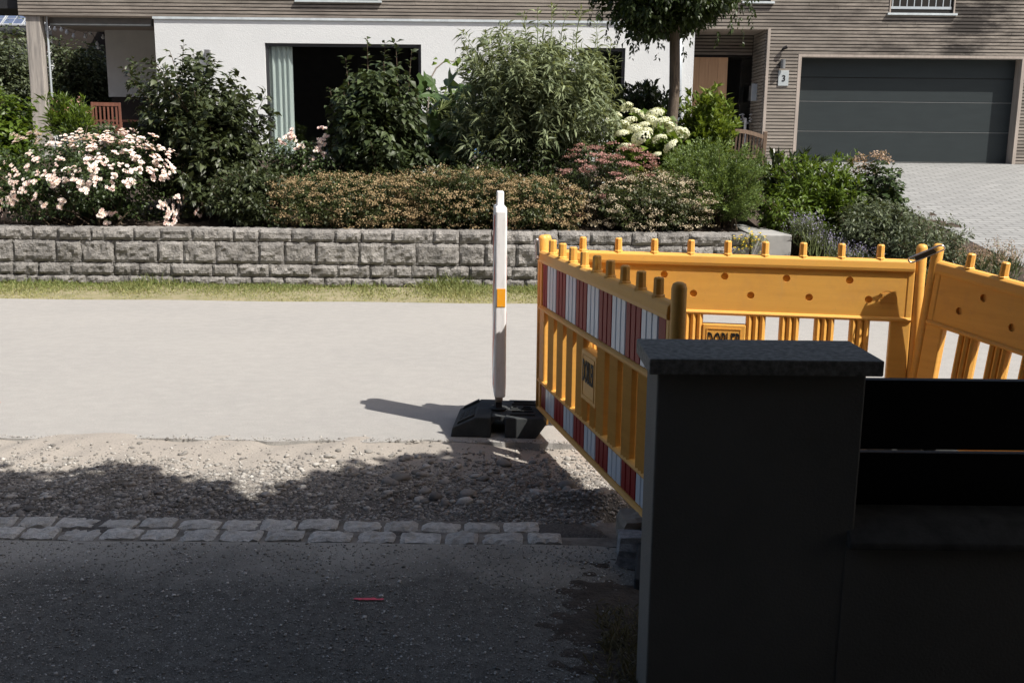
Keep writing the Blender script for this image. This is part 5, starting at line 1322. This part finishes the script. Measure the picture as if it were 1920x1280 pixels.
keep = r.uniform(0, 1, n) < sstep(.16, .42, X+.12*fnoise(X, Yg, 7, ((1, 1),)))*(1-sstep(3.0, 3.4, Yg+.3*(X < .3)))
X, Yg = X[keep], Yg[keep]; o = grass('shade_grass', 'sparse dark grass beside the foot of the pillar', X, Yg, -.03*sstep(.25, .75, X)+0*X, r.uniform(.02, .07, len(X)), LM['drygrass'], 2, .003, .9); o['category'] = 'grass'
n = 2500; X = r.uniform(PX0, PX1+1.2, n); Yg = PY - .01 - .14*r.uniform(0, 1, n)**1.5; o = grass('wall_foot_grass', 'dark grass along the foot of the pillar and low wall', X, Yg, X*0-.02, r.uniform(.03, .13, n), LM['drygrass'], 3, .003, .4); o['category'] = 'grass'
soilp = sheet('bare_soil', np.arange(.02, 1.0, .02), np.arange(2.2, 3.86, .02), lambda x, y: path_z(x, y)-.03*sstep(.25, .75, x) + .016*(sstep(.10, .42, x)-.45) - .014*sstep(3.45, 3.85, y) + .006*fnoise(x, y, 14, ((1.2, .6), (3.7, .6), (11, .8))), M['earth'])
struct(soilp, 'patch of dark bare soil beside the pillar')

# ------------------------------------------------------------------ globe robinia on the right
YT = 14.2
tb, tc = at(1262, 300, YT), at(1268, -55, YT); gzt = float(terrain(tb[0], YT))
t = thing('robinia_tree', 'globe-headed robinia tree with a straight bare trunk in front of the house', 'tree', (tb[0], YT, gzt-.02))
b = B(); tz = np.linspace(0, 1, 9); wr_ = np.random.default_rng(2)
b.tube([(tb[0]*(1-q)+tc[0]*q+wr_.normal(0, .006), YT, gzt-.05+(tc[2]-gzt)*q) for q in tz], list(np.linspace(.082, .066, 9)), 12); b.obj('trunk', M['bark'], t, smooth=True)
r = np.random.default_rng(91); c = np.array([tc[0], YT, tc[2]+.0]); rad = np.array([1.13, 1.1, .92])
base = np.array([tc[0], YT, at(1268, 60, YT)[2]])
sh = shoots(r, base, c, rad, 560, inner=.3, lump=.12, spread=.03, lowcut=-.85, boxy=2.2)
br = B()
for i in range(26): br.tube([bez(sh[0][i], sh[1][i], sh[2][i], np.array(q)) for q in np.linspace(0, .9, 5)], [.035, .025, .018, .012, .006], 5)
br.obj('branches', M['bark'], t)
G, tt = foliage(r, sh, 80, .075, .042, t0=.3, droop=.5, twig=.16, curl=.3)
hp, hd = surface_pts(r, c, rad*np.array([1.0, 1.0, .9]), 130, False, -.9, .05); hp = hp[hp[:, 2] < c[2]+.1]; hq = hp - np.array([0, 0, 1.])*r.uniform(.08, .34, (len(hp), 1)) + r.normal(0, .03, hp.shape)
G2, _ = foliage(r, (hp, (hp+hq)/2, hq), 18, .055, .026, t0=0.0, droop=.5, twig=.03)
GG = np.concatenate([G, G2]); leaf_object('crown', t, GG, np.clip(r.beta(2, 2.5, len(GG)), 0, 1), LM['robinia'])

# ------------------------------------------------------------------ trees on the viewer's side that throw the shade
SH_ = np.array([SUN.x/SUN.z, SUN.y/SUN.z])
def lobe(px, py, rad, z):
    g_ = gp(px, py); return (np.array([g_[0]+SH_[0]*z, g_[1]-1.12*rad+SH_[1]*z, z]), rad)
lob = [lobe(20, 868, .34, 3.2), lobe(255, 862, .30, 3.2), lobe(385, 888, .30, 3.25), lobe(110, 897, .5, 3.4), lobe(490, 925, .45, 3.3), lobe(700, 868, .42, 3.2), lobe(830, 843, .45, 3.3), lobe(930, 850, .42, 3.15), lobe(1120, 905, .26, 3.1), lobe(1040, 925, .4, 3.2), lobe(-180, 880, .5, 3.3), lobe(620, 905, .4, 3.3)] + [lobe(a_x, a_y, .42, 3.3) for a_x, a_y in ((760, 955), (860, 965), (500, 985), (250, 960), (950, 955), (60, 960), (640, 960), (380, 965), (800, 1010), (960, 1010), (1060, 985))]
for X_ in np.arange(-.75, 4.9, .72):
    for Y_ in np.arange(-.2, 2.75, .62):
        yl = Y_; z = 3.3+.35*math.sin(X_*2.3+Y_)
        lob.append((np.array([X_+.6, min(Y_, 2.35), z]), .55))
def shade_tree(label, trunk, lobes, seed):
    r = np.random.default_rng(seed)
    t = thing('garden_tree', label, 'tree', (trunk[0], trunk[1], -.05), group='trees shading the path')
    b = B(); b.tube([(trunk[0], trunk[1], -.1), (trunk[0]+.03, trunk[1], 1.4), (trunk[0], trunk[1]+.1, 2.9)], [.13, .11, .09], 10)
    for c, R in lobes: b.tube([(trunk[0], trunk[1]+.08, 2.6), ((trunk[0]+c[0])/2, (trunk[1]+c[1])/2, 3.05), tuple(c)], [.05, .035, .012], 5)
    b.obj('trunk', M['bark'], t)
    P = []
    for c, R in lobes:
        m = int(1100*R*R/.2); d = unit(r.normal(0, 1, (m, 3))); P.append(c + d*(R*r.uniform(.15, 1, m)**.5)[:, None]*np.array([1, 1, .8]))
    P = np.concatenate(P); m = len(P)
    G = leaf_geo(P, unit(r.normal(0, 1, (m, 3))+[0, 0, -.3]), unit(np.array([SUN.x, SUN.y, SUN.z])*1.2+r.normal(0, .6, (m, 3))), r.uniform(.08, .13, m), r.uniform(.06, .09, m), .25)
    leaf_object('crown', t, G, r.uniform(0, 1, m), LM['dark'])
ta = [l for l in lob if l[0][0] < 2.6]; tb_ = [l for l in lob if l[0][0] >= 2.6]
shade_tree('dense leafy tree above the footpath, over the gate pillar', (2.3, .35), ta, 1)
shade_tree('dense leafy tree standing further right of the footpath', (4.3, .4), tb_, 2)
